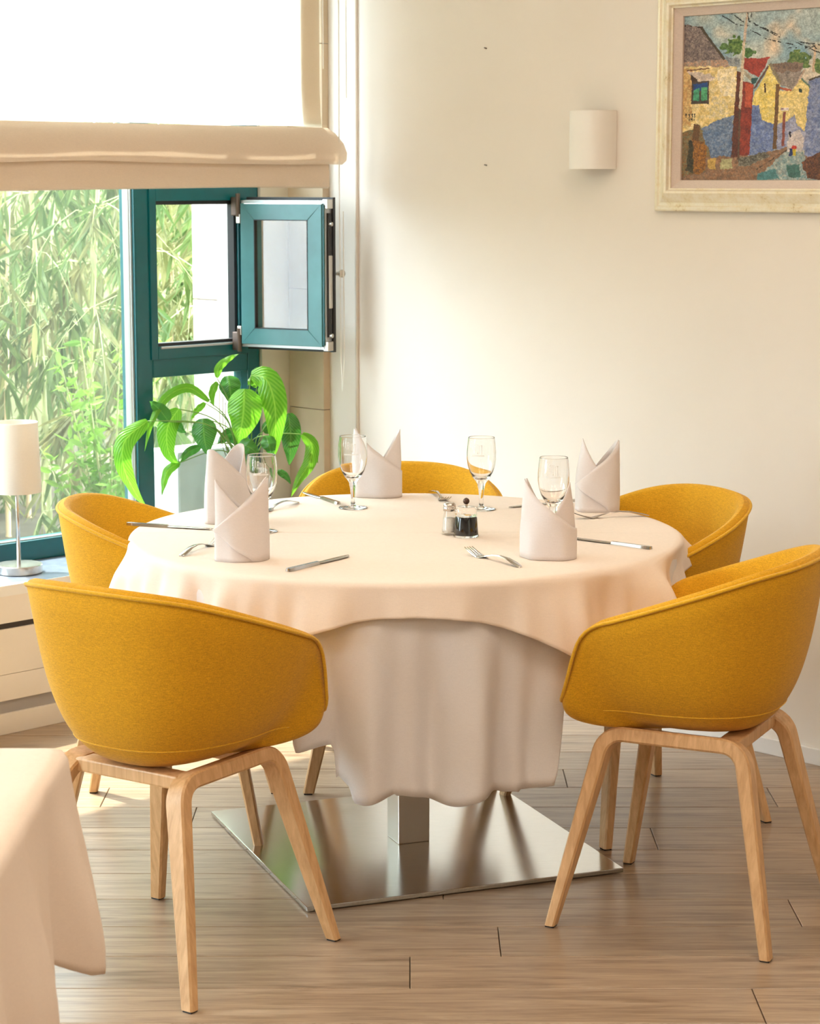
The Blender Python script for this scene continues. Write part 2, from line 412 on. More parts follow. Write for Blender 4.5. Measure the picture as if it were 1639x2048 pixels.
# right wall (runs on to the window frame as the reveal)
G(r45).box((RW, W0, -.1), (RW+.2, LW+.45, CEIL+.1)).obj('wall_right', MT['wall'], kind='structure')
G(r45).box((U0-.2, W0-.2, -.1), (RW+.2, W0, CEIL+.1)).obj('wall_front', MT['wall'], kind='structure')
G(r45).box((U0-.2, W0, -.1), (U0, LW, CEIL+.1)).obj('wall_back', MT['wall'], kind='structure')
# window wall with two openings, the second added to let in daylight
WIN1 = (1.25, RW); ADDED_WIN = (-4.1, .35); HEAD = 2.62
wl = G(r45)
wl.box((U0, LW, -.1), (RW, LW+.34, SILL-.03))
wl.box((U0, LW, HEAD), (RW, LW+.34, CEIL))
wl.box((ADDED_WIN[1], LW, SILL-.03), (WIN1[0], LW+.34, HEAD))
wl.box((U0, LW, SILL-.03), (ADDED_WIN[0], LW+.34, HEAD))
wall_left = wl.obj('wall_left', MT['wall'], kind='structure')
# boxed-in heater front under the sill: fascia, boards, plinth
G(r45).box((-4, LW-.016, .330), (RW-.002, LW+.0, .436), .002).obj('fascia_board', MT['panel'], wall_left)
G(r45).box((-4, LW-.004, .312), (RW-.002, LW, .331)).obj('shadow_gap', MT['dark'], wall_left)
G(r45).box((-4, LW-.012, .178), (RW-.002, LW, .312), .0015).obj('panel_board', MT['panel'], wall_left)
G(r45).box((-4, LW-.0125, .100), (RW-.002, LW, .1768), .0015).obj('panel_board', MT['panel'], wall_left)
G(r45).box((-4, LW-.003, .060), (RW-.002, LW, .100)).obj('panel_recess', simple('grey_recess', (.36, .33, .31), .7), wall_left)
G(r45).box((-4, LW-.014, .0), (RW-.002, LW, .062), .002).obj('plinth_board', MT['panel'], wall_left)
G(r45).box((-4.1, LW-.016, SILL-.028), (RW-.002, WF+.02, SILL), .002).obj('window_sill_1', MT['sill'], kind='structure')
G(r45).box((-4, LW-.0175, SILL-.030), (RW-.002, LW-.0155, SILL+.001)).obj('sill_edge', MT['white'], wall_left)
# baseboard right
G(r45).box((RW-.012, W0, 0), (RW-.001, LW-.02, .046), .002).obj('baseboard_right', MT['base'], kind='structure')
# corner bead (slightly rounded pale strip where the walls meet)
G(r45).tube([(RW-.004, LW-.035, .46), (RW-.004, LW-.035, CEIL)], .006, 10).obj('trim_2', MT['wall'], kind='structure', smooth=True)
# stone reveal beside the window
rev = G(r45).box((4.735, WF-.01, SILL), (4.862, LW+.50, HEAD)).obj('trim_3', MT['stone2'], kind='structure')
zz = [SILL, .84, 1.24, 1.64, 2.04, HEAD]
for i in range(5):
    G(r45).box((4.855, LW+.10, zz[i]+.001), (RW-.001, WF-.012, zz[i+1]-.001), .0015).obj('stone', MT['stone'], rev)
# outside fin of the building
fin = G(r45).box((4.80, WF+.08, -.1), (5.3, 5.85, 3.4)).obj('wall_outside', MT['stone2'], kind='structure')
zz = [-.1, .33, .76, 1.19, 1.62, 2.05, 2.48, 2.91, 3.34]
for i in range(8):
    G(r45).box((4.785, WF+.085, zz[i]+.002), (4.80, 5.855, zz[i+1]-.002), .002).obj('stone', MT['stone2'], fin)

# ---------------- window joinery
win = G(r45)
t = WF; d = .075
JL, JR = 4.215, 4.733       # mullion left, jamb right
win.box((WIN1[0], t, SILL), (JR, t+d, SILL+.062), .004)               # bottom rail
win.box((WIN1[0], t, HEAD-.06), (JR, t+d, HEAD), .004)
win.box((JL, t, SILL+.06), (JL+.066, t+d, HEAD-.06), .004)            # mullion
win.box((JR-.052, t, SILL+.06), (JR, t+d, HEAD-.06), .004)            # right jamb
win.box((WIN1[0], t, SILL+.06), (WIN1[0]+.06, t+d, HEAD-.06), .004)
win.box((2.55, t, SILL+.06), (2.62, t+d, HEAD-.06), .004)
win.box((JL+.066, t, .972), (JR-.052, t+d, 1.045), .004)              # transom
win.box((JL+.066, t, 1.560), (JR-.052, t+d, 1.640), .004)             # upper transom
w1 = win.obj('window_1', MT['teal'], kind='structure')
# vent fixed frame inside mullions
vf = G(r45)
OL, OR, OB, OT = 4.300, 4.640, 1.072, 1.534
vf.box((JL+.058, t-.006, 1.03), (OL, t+.05, 1.575), .002); vf.box((OR, t-.006, 1.03), (JR-.046, t+.05, 1.575), .002)
vf.box((OL, t-.006, 1.03), (OR, t+.05, OB), .002); vf.box((OL, t-.006, OT), (OR, t+.05, 1.575), .002)
vf.obj('vent_frame', MT['teal'], w1)
gk = G(r45)
gk.box((OL-.001, t+.004, OB-.004), (OL+.008, t+.030, OT)); gk.box((OR-.012, t+.002, OB-.004), (OR+.002, t+.034, OT+.002))
gk.box((OL, t+.0, OB-.002), (OR, t+.034, OB+.010)); gk.box((OL, t+.0, OT-.012), (OR, t+.034, OT+.001))
gk.obj('gasket', MT['gasket'], w1)
G(r45).box((OL+.01, t-.010, OB-.008), (OR-.03, t-.004, OB-.001), .001).obj('drip_channel', MT['alu'], w1)
G(r45).tube([(JL-.004, t+.02, SILL+.06), (JL-.004, t+.02, HEAD-.06)], .005, 6).obj('glazing_bead', MT['alu'], w1)
G(r45).box((JL-.006, t+.010, SILL+.062), (JL+.001, t+.05, HEAD-.06)).obj('glazing_strip', MT['alu'], w1)
G(r45).box((WIN1[0], t+.01, SILL+.060), (JL-.012, t+.03, SILL+.066)).obj('glazing_strip', MT['alu'], w1)
G(r45).box((WIN1[0]+.06, t+.030, SILL+.062), (2.55, t+.036, HEAD-.06)).obj('pane', MT['pane'], w1)
G(r45).box((2.62, t+.030, SILL+.062), (JL-.0, t+.036, HEAD-.06)).obj('pane', MT['pane'], w1)
G(r45).box((JL+.066, t+.030, SILL+.062), (JR-.052, t+.036, .972)).obj('pane', MT['pane'], w1)
G(r45).box((JL+.066, t+.030, 1.640), (JR-.052, t+.036, HEAD-.06)).obj('pane', MT['pane'], w1)
# opened sash: local x along the leaf from the hinge, y away from the viewer, z up
H = Vector((-.556, 7.092, 0)); dx = Vector((.880, -.475, 0)).normalized(); dy = Vector((.475, .880, 0)).normalized()
def ST(x, y, z): return tuple(H+dx*x+dy*y+Vector((0, 0, z)))
SW, ST_, SB, SD = .328, 1.545, 1.047, .055
sash = G(ST)
def ring(g, x0, x1, z0, z1, b, y0, y1, c=.002):
    g.box((x0, y0, z0), (x0+b, y1, z1), c); g.box((x1-b, y0, z0), (x1, y1, z1), c)
    g.box((x0+b, y0, z0), (x1-b, y1, z0+b), c); g.box((x0+b, y0, z1-b), (x1-b, y1, z1), c)
def mitre(name, x0, x1, z0, z1, b, y0, y1, mat):
    o = [(x0, z0), (x1, z0), (x1, z1), (x0, z1)]; q = [(x0+b, z0+b), (x1-b, z0+b), (x1-b, z1-b), (x0+b, z1-b)]; sg = [(1, 1), (-1, 1), (-1, -1), (1, -1)]
    e_ = .0015
    for k in range(4):
        a, c_ = k, (k+1) % 4; g = G(ST)
        P4 = [o[a], o[c_], q[c_], q[a]]; mx = sum(p_[0] for p_ in P4)/4; mz = sum(p_[1] for p_ in P4)/4
        sh_ = [(p_[0]+math.copysign(e_, mx-p_[0]), p_[1]+math.copysign(e_, mz-p_[1])) for p_ in P4]
        vs = [(p_[0], y1, p_[1]) for p_ in P4]+[(p_[0], y0+e_, p_[1]) for p_ in P4]+[(p_[0], y0, p_[1]) for p_ in sh_]
        fs = [(3, 2, 1, 0), (8, 9, 10, 11)]+[(i, (i+1) % 4, 4+(i+1) % 4, 4+i) for i in range(4)]+[(4+i, 4+(i+1) % 4, 8+(i+1) % 4, 8+i) for i in range(4)]
        g.put(vs, fs).obj(name, mat, w1)
mitre('opened_sash_rail', .004, SW-.016, SB+.020, ST_-.020, .054, -.004, .040, MT['teal2'])
s2 = G(ST); ring(s2, .0, SW-.008, SB+.010, ST_-.010, .020, .006, .046, .001); s2.obj('sash_flange', MT['alu'], w1)
s3 = G(ST); ring(s3, -.002, SW, SB, ST_, .014, .044, .058, .001); s3.obj('sash_gasket', MT['gasket'], w1)
s4 = G(ST)
s4.box((SW-.016, .000, SB+.024), (SW-.010, .040, ST_-.024), .001)
s4.obj('sash_edge', MT['teal'], w1)
G(ST).box((.057, .003, SB+.072), (SW-.069, .008, ST_-.072)).obj('pane', MT['pane2'], w1)
g5 = G(ST); ring(g5, .056, SW-.068, SB+.072, ST_-.072, .003, -.005, .012, 0); g5.obj('glazing_gasket', MT['gasket'], w1)
# hardware on the free edge
hw = G(ST)
hw.box((SW-.009, .016, SB+.05), (SW-.003, .034, ST_-.05), .001)
hw.obj('lock_channel', MT['gasket'], w1)
G(ST).box((SW-.006, .018, 1.19), (SW+.002, .036, 1.36), .003).obj('lock_plate', MT['zinc'], w1)
for z in (SB+.055, ST_-.085): G(ST).tube([(SW-.006, .026, z), (SW+.006, .026, z)], .007, 12).obj('roller', MT['zinc'], w1)
for z in (SB+.006, ST_-.036): G(ST).box((SW-.018, .006, z), (SW+.001, .040, z+.030), .002).obj('corner_bracket', MT['zinc'], w1)
for z in (1.045, 1.485):
    hg = G(ST).box((-.030, -.008, z), (-.008, .012, z+.060), .003)
    hg.tube([(-.006, -.002, z-.004), (-.006, -.002, z+.072)], .008, 10); hg.obj('hinge', simple('bronze_hinge', (.16, .12, .10), .4, .8) if z < 1.2 else bpy.data.materials['bronze_hinge'], w1)
for z in (1.095, 1.46): G(ST).box((-.012, -.006, z), (.004, .004, z+.03), .002).obj('hinge_pin', MT['zinc'], w1)
G(r45).box((JR-.06, t-.014, 1.07), (JR-.044, t-.004, 1.54), .002).obj('hinge_rail', MT['teal'], w1)
hd = G(ST).tube([(SW-.03, .058, 1.30), (SW-.03, .085, 1.30)], .009, 12); hd.tube([(SW-.03, .083, 1.30), (SW+.004, .088, 1.30)], .006, 12); hd.tube([(SW-.004, .088, 1.30), (SW+.000, .088, 1.30), (SW+.010, .088, 1.30), (SW+.014, .088, 1.30)], [.008, .013, .013, .008], 16)
hd.obj('handle', MT['zinc'], w1, smooth=True)
# second window, unseen to the left, added for extra daylight
win = G(r45); a, b = ADDED_WIN
for x in (a, (a+b)/2-.03, b-.06): win.box((x, t, SILL), (x+.06, t+d, HEAD))
win.box((a, t, SILL), (b, t+d, SILL+.062)); win.box((a, t, HEAD-.06), (b, t+d, HEAD))
w2 = win.obj('added_window', MT['teal'], kind='structure')
G(r45).box((a+.06, t+.03, SILL+.06), (b-.06, t+.036, HEAD-.06)).obj('pane', MT['pane'], w2)

# ---------------- roman blind
bl = empty('roman_blind', 'cream linen roman blind half lowered over the window', 'blind', (0, 0, 0))
bu0, bu1 = 1.1, 4.755
def sheet(name, prof, mat, parent, u0, u1, flare=None, nu=60, amp=.003, sd=0.0, th=.0):
    vs = []; fs = []; m = len(prof)
    for i, (w, z) in enumerate(prof):
        e = flare[i] if flare else 0
        for j in range(nu+1):
            tt = j/nu; u = u0+(u1+e-u0)*tt
            a = amp*noise.noise(Vector((u*2.6, z*7, sd)))*2
            b = amp*1.2*noise.noise(Vector((u*1.7, sd+5, z*3)))*2
            vs.append(r45(u, w-abs(a), z+b*(1 if i else 0)))
    for i in range(m-1):
        for j in range(nu): q = i*(nu+1)+j; fs.append((q, q+1, q+nu+2, q+nu+1))
    o = mk(name, vs, fs, mat, parent, True)
    if th: s = o.modifiers.new('thick', 'SOLIDIFY'); s.thickness = th
    return o
wb = LW-.018
sheet('fabric_panel', [(wb, 2.95), (wb, 2.5), (wb, 2.2), (wb, 2.0), (wb-.001, 1.88), (wb-.004, 1.80), (wb-.010, 1.765)], MT['blind'], bl, bu0, bu1-.02, None, 90, .003, 1.0)
sheet('edge_shade_strip', [(wb+.004, 2.95), (wb+.004, 2.4), (wb+.003, 1.78)], MT['blind2'], bl, 4.655, bu1-.022, None, 8, .0, 1.5)  # strip added behind the panel to darken its edge, where stone blocks backlight
sheet('lower_fold', [(wb-.010, 1.765), (wb-.030, 1.745), (wb-.046, 1.715), (wb-.052, 1.685), (wb-.050, 1.662), (wb-.036, 1.650), (wb-.016, 1.652)], MT['blind2'], bl, bu0, bu1, [0, .015, .035, .048, .05, .045, .03], 90, .006, 2.0)
sheet('hem_band', [(wb-.018, 1.720), (wb-.022, 1.655), (wb-.024, 1.62), (wb-.024, 1.578), (wb-.018, 1.572), (wb-.012, 1.578), (wb-.010, 1.72)], MT['blind2'], bl, bu0, bu1-.005, [0, 0, .002, .004, .004, .004, 0], 90, .003, 3.0)
sheet('back_fold', [(wb-.008, 1.755), (wb-.002, 1.70), (wb-.001, 1.61), (wb-.004, 1.70), (wb-.006, 1.76)], MT['blind2'], bl, bu0, bu1-.01, None, 60, .002, 4.0)
G(r45).box((bu0, wb-.012, 2.93), (bu1, wb+.012, 2.99)).obj('head_rail', MT['white'], bl)
G(r45).tube([(4.775, wb-.05, 2.95), (4.774, wb-.05, 2.2), (4.773, wb-.05, 1.60), (4.777, wb-.05, 1.02), (4.785, wb-.048, .92), (4.792, wb-.05, 1.02), (4.79, wb-.05, 1.5)], .0017, 6).obj('bead_chain', MT['cord'], bl)
G(r45).tube([(4.815, wb-.04, 2.95), (4.815, wb-.04, 1.86)], .0017, 6).obj('bead_chain', MT['cord'], bl)
G(r45).tube([(4.747, wb-.006, 2.95), (4.747, wb-.006, 1.95)], .0015, 6).obj('pull_cord', MT['cord'], bl)

# ---------------- things on the right wall: small nails, sconce, painting
for k, (w, z) in enumerate([(4.556, 1.995), (4.553, 1.644)]):
    o = G(lambda u, w_, z_: r45(u, w_, z_)).tube([(RW+.002, w, z), (RW-.010, w, z+.002)], .0022, 8).obj('nail', simple('nail_steel', (.25, .22, .20), .4, .8) if k == 0 else bpy.data.materials['nail_steel'])
    tag(o, ['small nail in the bare wall left of the sconce, upper one', 'small nail in the bare wall left of the sconce, lower one'][k], 'nail', 'nails in the wall')
# sconce: half-oval tube open at both ends
sc = empty('wall_sconce', 'cream half round plaster wall lamp left of the painting', 'lamp', r45(RW, 4.112, 1.715), PI/4)
n = 28; R1, R2, hh = .072, .078, .0835
vo = []; 
for s_, rr in ((1, 1.0), (-1, .88)):
    pass
outer = []; inner = []
for i in range(n+1):
    a = PI*i/n
    cx_ = math.copysign(abs(math.cos(a))**.75, math.cos(a)); sx_ = abs(math.sin(a))**.75
    outer.append((-.001-R2*sx_, R1*cx_)); inner.append((-.001-(R2-.008)*sx_, (R1-.008)*cx_))
vs = []; fs = []
for z in (-hh, hh):
    vs += [(x, y, z) for x, y in outer]; vs += [(x, y, z) for x, y in inner]
m_ = n+1
for i in range(n):
    fs += [(i, i+1, 2*m_+i+1, 2*m_+i), (m_+i+1, m_+i, 3*m_+i, 3*m_+i+1), (i+1, i, m_+i, m_+i+1), (2*m_+i, 2*m_+i+1, 3*m_+i+1, 3*m_+i)]
fs += [(0, m_, 3*m_, 2*m_)[::-1], (n, m_+n, 3*m_+n, 2*m_+n)]
o = mk('lamp_shade', vs, fs, MT['cream'], sc, True); o.data.set_sharp_from_angle(angle=math.radians(40))
G().box((-.006, -.058, -.06), (-.001, .058, .06)).obj('back_plate', MT['white'], sc)
G().tube([(-.03, 0, -.03), (-.03, 0, .03)], .010, 10).obj('bulb', MT['white'], sc)

# painting
pw0, pw1, pz0, pz1 = 3.795, 3.155, 1.600, 2.050     # picture area (w runs down to the right)
pt = empty('framed_painting', 'oil painting of a village street in a cream and gold frame', 'painting', r45(RW-.001, (pw0+pw1)/2, pz0-.087), PI/4)
pcw, pcz = (pw0+pw1)/2, pz0-.087
def PT(a, h, z):  # a = +left(w) offset, h = height off wall, z above bottom
    return (-h, a, z)
hw_, hh_ = (pw0-pw1)/2, (pz1-pz0)
prof = [(0.0, .002), (.0, .016), (.004, .020), (.012, .022), (.016, .018), (.024, .020), (.040, .034), (.050, .040), (.056, .038), (.060, .030), (.064, .028), (.064, .002)]
def frame_ring(name, prof, ow, oh0, oh1, mat, w):
    """four mitred lengths; ow outer half width, oh0/oh1 outer bottom/top"""
    cor = [(-ow, oh0), (ow, oh0), (ow, oh1), (-ow, oh1)]; sg = [(1, 1), (-1, 1), (-1, -1), (1, -1)]
    for k in range(4):
        a, b = k, (k+1) % 4; vs = []; fs = []
        for c_ in (a, b):
            for d_, h_ in prof: vs.append(PT(cor[c_][0]+sg[c_][0]*d_, h_, cor[c_][1]+sg[c_][1]*d_))
        n_ = len(prof)
        for i in range(n_-1): fs.append((i, i+1, n_+i+1, n_+i))
        o = mk(name, vs, fs, mat, w); 
ow = hw_+.026+.062
frame_ring('frame_side', prof, ow, 0.0, hh_+.174, MT['frame'], pt)
# liner
frame_ring('liner_side', [(-.002, .026), (.001, .024), (.025, .012), (.026, .004)], hw_+.026, .061, hh_+.113, MT['liner'], pt)
def paint_canvas():
    NX, NY = 420, 290
    # picture coordinates in units of a sketch 0..2310 wide (left to right), 0..1540 tall (top to bottom)
    rng = np.random.RandomState(3)
    X, Y = np.meshgrid((np.arange(NX)+.5)/NX*1760, (np.arange(NY)+.5)/NY*1540)
    def vn(sc, seed):
        r = np.random.RandomState(seed); g = r.rand(int(1540/sc)+3, int(1760/sc)+3)
        x = X/sc; y = Y/sc; i = x.astype(int); j = y.astype(int); fx = x-i; fy = y-j
        fx = fx*fx*(3-2*fx); fy = fy*fy*(3-2*fy)
        return (g[j, i]*(1-fx)+g[j, i+1]*fx)*(1-fy)+(g[j+1, i]*(1-fx)+g[j+1, i+1]*fx)*fy
    jx = X+(vn(40, 1)-.5)*20+(vn(14, 2)-.5)*10; jy = Y+(vn(40, 3)-.5)*20+(vn(14, 4)-.5)*10
    img = np.zeros((NY, NX, 3))
    def C(c): return np.array(c, float)
    skyc = C((132, 160, 172))*(1-vn(190, 5)[..., None])+C((190, 190, 178))*vn(190, 5)[..., None]
    pk = np.clip((vn(170, 6)*.7+vn(70, 7)*.3+(X-1000)/2400-.52)*2.4, 0, .8)[..., None]
    img[:] = skyc*(1-pk)+C((222, 190, 158))*pk
    def inside(poly, x, y):
        r = np.zeros(x.shape, bool); n = len(poly)
        for i in range(n):
            x1, y1 = poly[i]; x2, y2 = poly[(i+1) % n]
            if y1 == y2: continue
            cnd = ((y1 > y) != (y2 > y)) & (x < (x2-x1)*(y-y1)/(y2-y1)+x1); r ^= cnd
        return r
    def f(x, y): return (x-315, (y-(155-(x-315)*.0554))/((1690+(x-315)*.0174)-(155-(x-315)*.0554))*1540)
    def poly(pts, c, c2=None, s=60, seed=9, rough=1.0):
        q = [f(*p) for p in pts]
        msk = inside(q, X+(jx-X)*rough, Y+(jy-Y)*rough); col = C(c)
        if c2 is not None:
            t = np.clip((vn(s*.5, seed)*.6+vn(s*.22, seed+100)*.4-.5)*1.7+.5, 0, 1)[..., None]; col = C(c)*(1-t)+C(c2)*t
            img[msk] = col[msk]
        else: img[msk] = col
    def line(a, b, w, c, dash=0):
        a = f(*a); b = f(*b); dx_, dy_ = b[0]-a[0], b[1]-a[1]; L = math.hypot(dx_, dy_)
        t = ((jx-a[0])*dx_+(jy-a[1])*dy_)/L**2; dd = np.abs((X+(jx-X)*.35-a[0])*dy_-(Y+(jy-Y)*.35-a[1])*dx_)/L
        m_ = (t > 0) & (t < 1) & (dd < w/2)
        if dash: m_ &= (vn(22, dash) > .42)
        img[m_] = C(c)
    def blob(x, y, r, c, c2, seed):
        x, y = f(x, y); m_ = ((X-x)**2+((Y-y)*1.1)**2 < (r*(.6+.8*vn(26, seed)))**2)
        t = vn(14, seed+1)[..., None]; col = C(c)*(1-t)+C(c2)*t; img[m_] = col[m_]
    blob(790, 430, 85, (70, 105, 50), (140, 160, 90), 20); blob(920, 500, 55, (70, 105, 50), (120, 150, 90), 22); blob(700, 440, 40, (90, 120, 70), (120, 150, 90), 23)
    blob(1370, 580, 95, (80, 110, 60), (140, 150, 90), 24); blob(1570, 630, 70, (80, 110, 60), (140, 150, 90), 26)
    poly([(300, 230), (480, 255), (600, 420), (720, 580), (300, 600)], (112, 98, 98), (158, 140, 130), 26, 30)
    line((470, 255), (700, 560), 24, (92, 78, 60)); line((300, 240), (480, 262), 14, (80, 66, 58), 3)
    poly([(300, 575), (690, 560), (820, 560), (830, 640), (300, 625)], (196, 150, 122), (150, 140, 130), 24, 31)
    poly([(700, 530), (850, 545), (850, 640), (760, 640)], (128, 135, 142), (160, 160, 155), 24, 32)
    poly([(300, 620), (820, 630), (810, 1110), (480, 1220), (300, 1290)], (214, 184, 118), (224, 205, 160), 70, 33)
    poly([(300, 640), (400, 640), (400, 1180), (300, 1180)], (196, 152, 100), (214, 186, 130), 50, 34)
    poly([(640, 650), (815, 640), (800, 920), (700, 900), (640, 780)], (230, 214, 186), (222, 200, 150), 40, 35)
    poly([(590, 900), (720, 930), (760, 1060), (660, 1120), (560, 1080)], (206, 190, 160), (220, 196, 130), 40, 36)
    poly([(345, 665), (560, 690), (620, 730), (560, 770), (440, 775), (380, 700)], (190, 172, 162), (212, 190, 170), 40, 37)
    line((350, 660), (560, 640), 12, (120, 80, 60)); 
    poly([(385, 690), (450, 740), (440, 830), (395, 850)], (92, 66, 50))
    poly([(395, 765), (560, 755), (562, 975), (392, 975)], (92, 74, 66), None, rough=.3)
    poly([(410, 790), (545, 770), (552, 840), (412, 860)], (38, 82, 140), None, rough=.4)
    poly([(412, 850), (472, 820), (468, 945), (412, 940)], (92, 168, 128), (70, 140, 110), 20, 38, .3)
    poly([(488, 815), (548, 820), (545, 940), (488, 945)], (104, 178, 128), (80, 150, 110), 20, 39, .3)
    poly([(880, 545), (1120, 545), (1020, 725), (875, 650)], (182, 78, 60), (160, 66, 52), 30, 40)
    poly([(1130, 600), (1420, 590), (1400, 700), (1300, 720), (1150, 700)], (150, 124, 104), (130, 112, 104), 24, 41)
    poly([(975, 900), (1040, 780), (1115, 600), (1215, 790), (1195, 1190), (960, 1120)], (220, 192, 98), (228, 208, 140), 50, 42)
    poly([(1150, 690), (1430, 670), (1330, 860), (1210, 800)], (138, 126, 118), (165, 150, 138), 22, 43)
    line((1205, 830), (1310, 860), 22, (176, 96, 66)); line((1330, 860), (1430, 670), 14, (190, 160, 140)); line((1120, 600), (1215, 790), 26, (148, 134, 110)); line((1110, 620), (980, 840), 18, (120, 90, 80))
    poly([(1200, 860), (1320, 860), (1400, 740), (1480, 840), (1455, 1240), (1190, 1180)], (224, 202, 142), (216, 190, 120), 50, 44)
    poly([(1375, 840), (1405, 840), (1405, 885), (1380, 885)], (70, 80, 70)); line((1080, 790), (1085, 880), 16, (90, 60, 40))
    poly([(1470, 770), (1620, 690), (2600, 380), (2600, 1650), (1440, 1560), (1450, 1250)], (112, 122, 160), (150, 154, 178), 46, 45)
    line((1400, 745), (1480, 830), 16, (110, 130, 110)); line((1480, 760), (2300, 470), 18, (96, 84, 70), 4)
    poly([(480, 1225), (640, 1130), (800, 1085), (790, 1480), (560, 1490)], (98, 118, 150), (142, 150, 170), 36, 46)
    poly([(960, 990), (1030, 1000), (1060, 1130), (1180, 1180), (1170, 1420), (1000, 1500), (940, 1460)], (104, 118, 165), (140, 150, 180), 36, 47)
    poly([(1195, 1180), (1300, 1140), (1340, 1090), (1380, 1180), (1460, 1260), (1450, 1420), (1190, 1410)], (138, 142, 172), (168, 165, 180), 36, 48)
    poly([(820, 670), (880, 690), (860, 1500), (780, 1490)], (124, 68, 44), (104, 58, 40), 50, 49, .4)
    poly([(872, 760), (975, 790), (950, 1460), (855, 1490)], (160, 70, 52), (136, 60, 46), 50, 50, .4)
    poly([(900, 780), (970, 800), (955, 1020), (900, 1010)], (196, 96, 66), None, rough=.5)
    line((860, 660), (980, 770), 30, (172, 160, 140)); poly([(960, 740), (1020, 730), (1000, 790), (960, 800)], (60, 96, 92))
    poly([(300, 1250), (490, 1190), (600, 1490), (560, 1700), (300, 1720)], (122, 122, 96), (150, 110, 70), 22, 51)
    poly([(420, 1170), (480, 1170), (480, 1320), (420, 1320)], (122, 88, 52)); poly([(410, 1300), (540, 1340), (550, 1600), (440, 1680)], (186, 128, 54), (120, 84, 50), 20, 52)
    poly([(380, 1320), (420, 1330), (430, 1640), (360, 1600)], (62, 56, 40), (96, 84, 60), 20, 53)
    poly([(540, 1480), (1000, 1470), (1300, 1390), (1500, 1500), (1700, 1750), (300, 1760), (300, 1660), (540, 1620)], (164, 122, 92), (140, 116, 96), 30, 54)
    poly([(560, 1500), (640, 1480), (640, 1600), (560, 1580)], (196, 160, 90), None); poly([(690, 1500), (800, 1490), (790, 1590), (690, 1590)], (180, 172, 130), None)
    poly([(850, 1500), (1090, 1440), (1140, 1480), (960, 1560), (850, 1570)], (150, 142, 126), (92, 86, 76), 18, 55)
    poly([(1020, 1720), (1120, 1590), (1290, 1420), (1430, 1440), (1500, 1600), (1640, 1760)], (126, 150, 152), (176, 174, 164), 30, 56)
    poly([(1020, 1640), (1190, 1600), (1230, 1690), (1040, 1710)], (92, 136, 138), None); poly([(1290, 1570), (1400, 1560), (1420, 1690), (1310, 1680)], (84, 120, 112), None)
    line((1020, 1600), (1290, 1420), 10, (90, 74, 60), 6)
    poly([(1420, 1530), (1600, 1430), (1820, 1380), (2100, 1400), (2100, 1740), (1480, 1700)], (140, 92, 62), (92, 58, 40), 20, 57)
    line((1195, 800), (1180, 1410), 34, (128, 96, 60)); line((1262, 1060), (1255, 1380), 26, (150, 88, 76))
    poly([(1228, 1018), (1302, 1018), (1300, 1046), (1230, 1046)], (222, 206, 200), None, rough=.2); line((1236, 1032), (1292, 1032), 9, (120, 80, 90), 8)
    line((905, 120), (878, 420), 22, (188, 166, 146)); line((878, 400), (855, 1030), 24, (202, 184, 158)); line((855, 1030), (850, 1500), 18, (110, 84, 66))
    line((1515, 440), (1505, 690), 20, (196, 168, 140))
    for a, b in [((650, 140), (820, 240)), ((820, 238), (910, 250)), ((760, 130), (880, 220)), ((905, 110), (925, 220)), ((945, 110), (930, 220)), ((930, 280), (1080, 370)), ((1080, 370), (1330, 430)), ((980, 235), (1240, 380)), ((1240, 380), (1578, 440)), ((960, 220), (1320, 400)), ((1260, 458), (1350, 460)), ((1430, 460), (1510, 450)), ((1330, 400), (1578, 520)), ((1500, 440), (1640, 520)), ((1520, 460), (1900, 700))]:
        line(a, b, 9, (44, 38, 36), 5)
    poly([(1300, 1270), (1400, 1230), (1440, 1310), (1420, 1440), (1290, 1440)], (186, 176, 178), (206, 190, 180), 18, 58)
    poly([(1308, 1240), (1326, 1240), (1326, 1300), (1308, 1300)], (60, 50, 70)); poly([(1308, 1400), (1345, 1400), (1345, 1470), (1312, 1480)], (46, 56, 110)); poly([(1340, 1375), (1390, 1380), (1385, 1410), (1340, 1408)], (196, 66, 46)); poly([(1345, 1410), (1378, 1410), (1372, 1470), (1345, 1470)], (200, 176, 60))
    for x in (345, 372, 398, 422): line((x, 1068), (x+9, 1096), 9, (52, 44, 34)); line((x+10, 1070), (x-2, 1080), 7, (52, 44, 34)); line((x-4, 1097), (x+9, 1099), 6, (52, 44, 34))
    for x in (376, 392, 407, 423): line((x, 1112), (x+3, 1136), 8, (52, 44, 34)); 
    line((392, 1113), (402, 1122), 6, (52, 44, 34)); line((422, 1112), (428, 1132), 7, (52, 44, 34))
    # brush texture
    img *= (1+(vn(9, 60)-.5)[..., None]*.20+(vn(26, 61)-.5)[..., None]*.16)
    img += (rng.rand(NY, NX, 1)-.5)*20
    img = img*.88+img.mean(2, keepdims=True)*.12
    img = np.clip((img-128)*1.2+108, 0, 255)/255
    imgl = np.where(img <= .04045, img/12.92, ((img+.055)/1.055)**2.4)
    hgt = vn(12, 62)*.0010+vn(30, 63)*.0006+img.mean(2)*.0006
    # quads with one colour each, corners carry relief
    ax = hw_-np.arange(NX+1)/NX*2*hw_; az = .087+hh_-np.arange(NY+1)/NY*hh_
    hp = np.pad(hgt, ((0, 1), (0, 1)), 'edge')
    V = np.zeros(((NY+1), (NX+1), 3)); V[..., 0] = -(.006+hp); V[..., 1] = ax[None, :]; V[..., 2] = az[:, None]
    idx = np.arange((NY+1)*(NX+1)).reshape(NY+1, NX+1)
    F = np.stack([idx[:-1, :-1], idx[1:, :-1], idx[1:, 1:], idx[:-1, 1:]], -1).reshape(-1, 4)
    me = bpy.data.meshes.new('canvas'); me.vertices.add(V.size//3); me.vertices.foreach_set('co', V.reshape(-1))
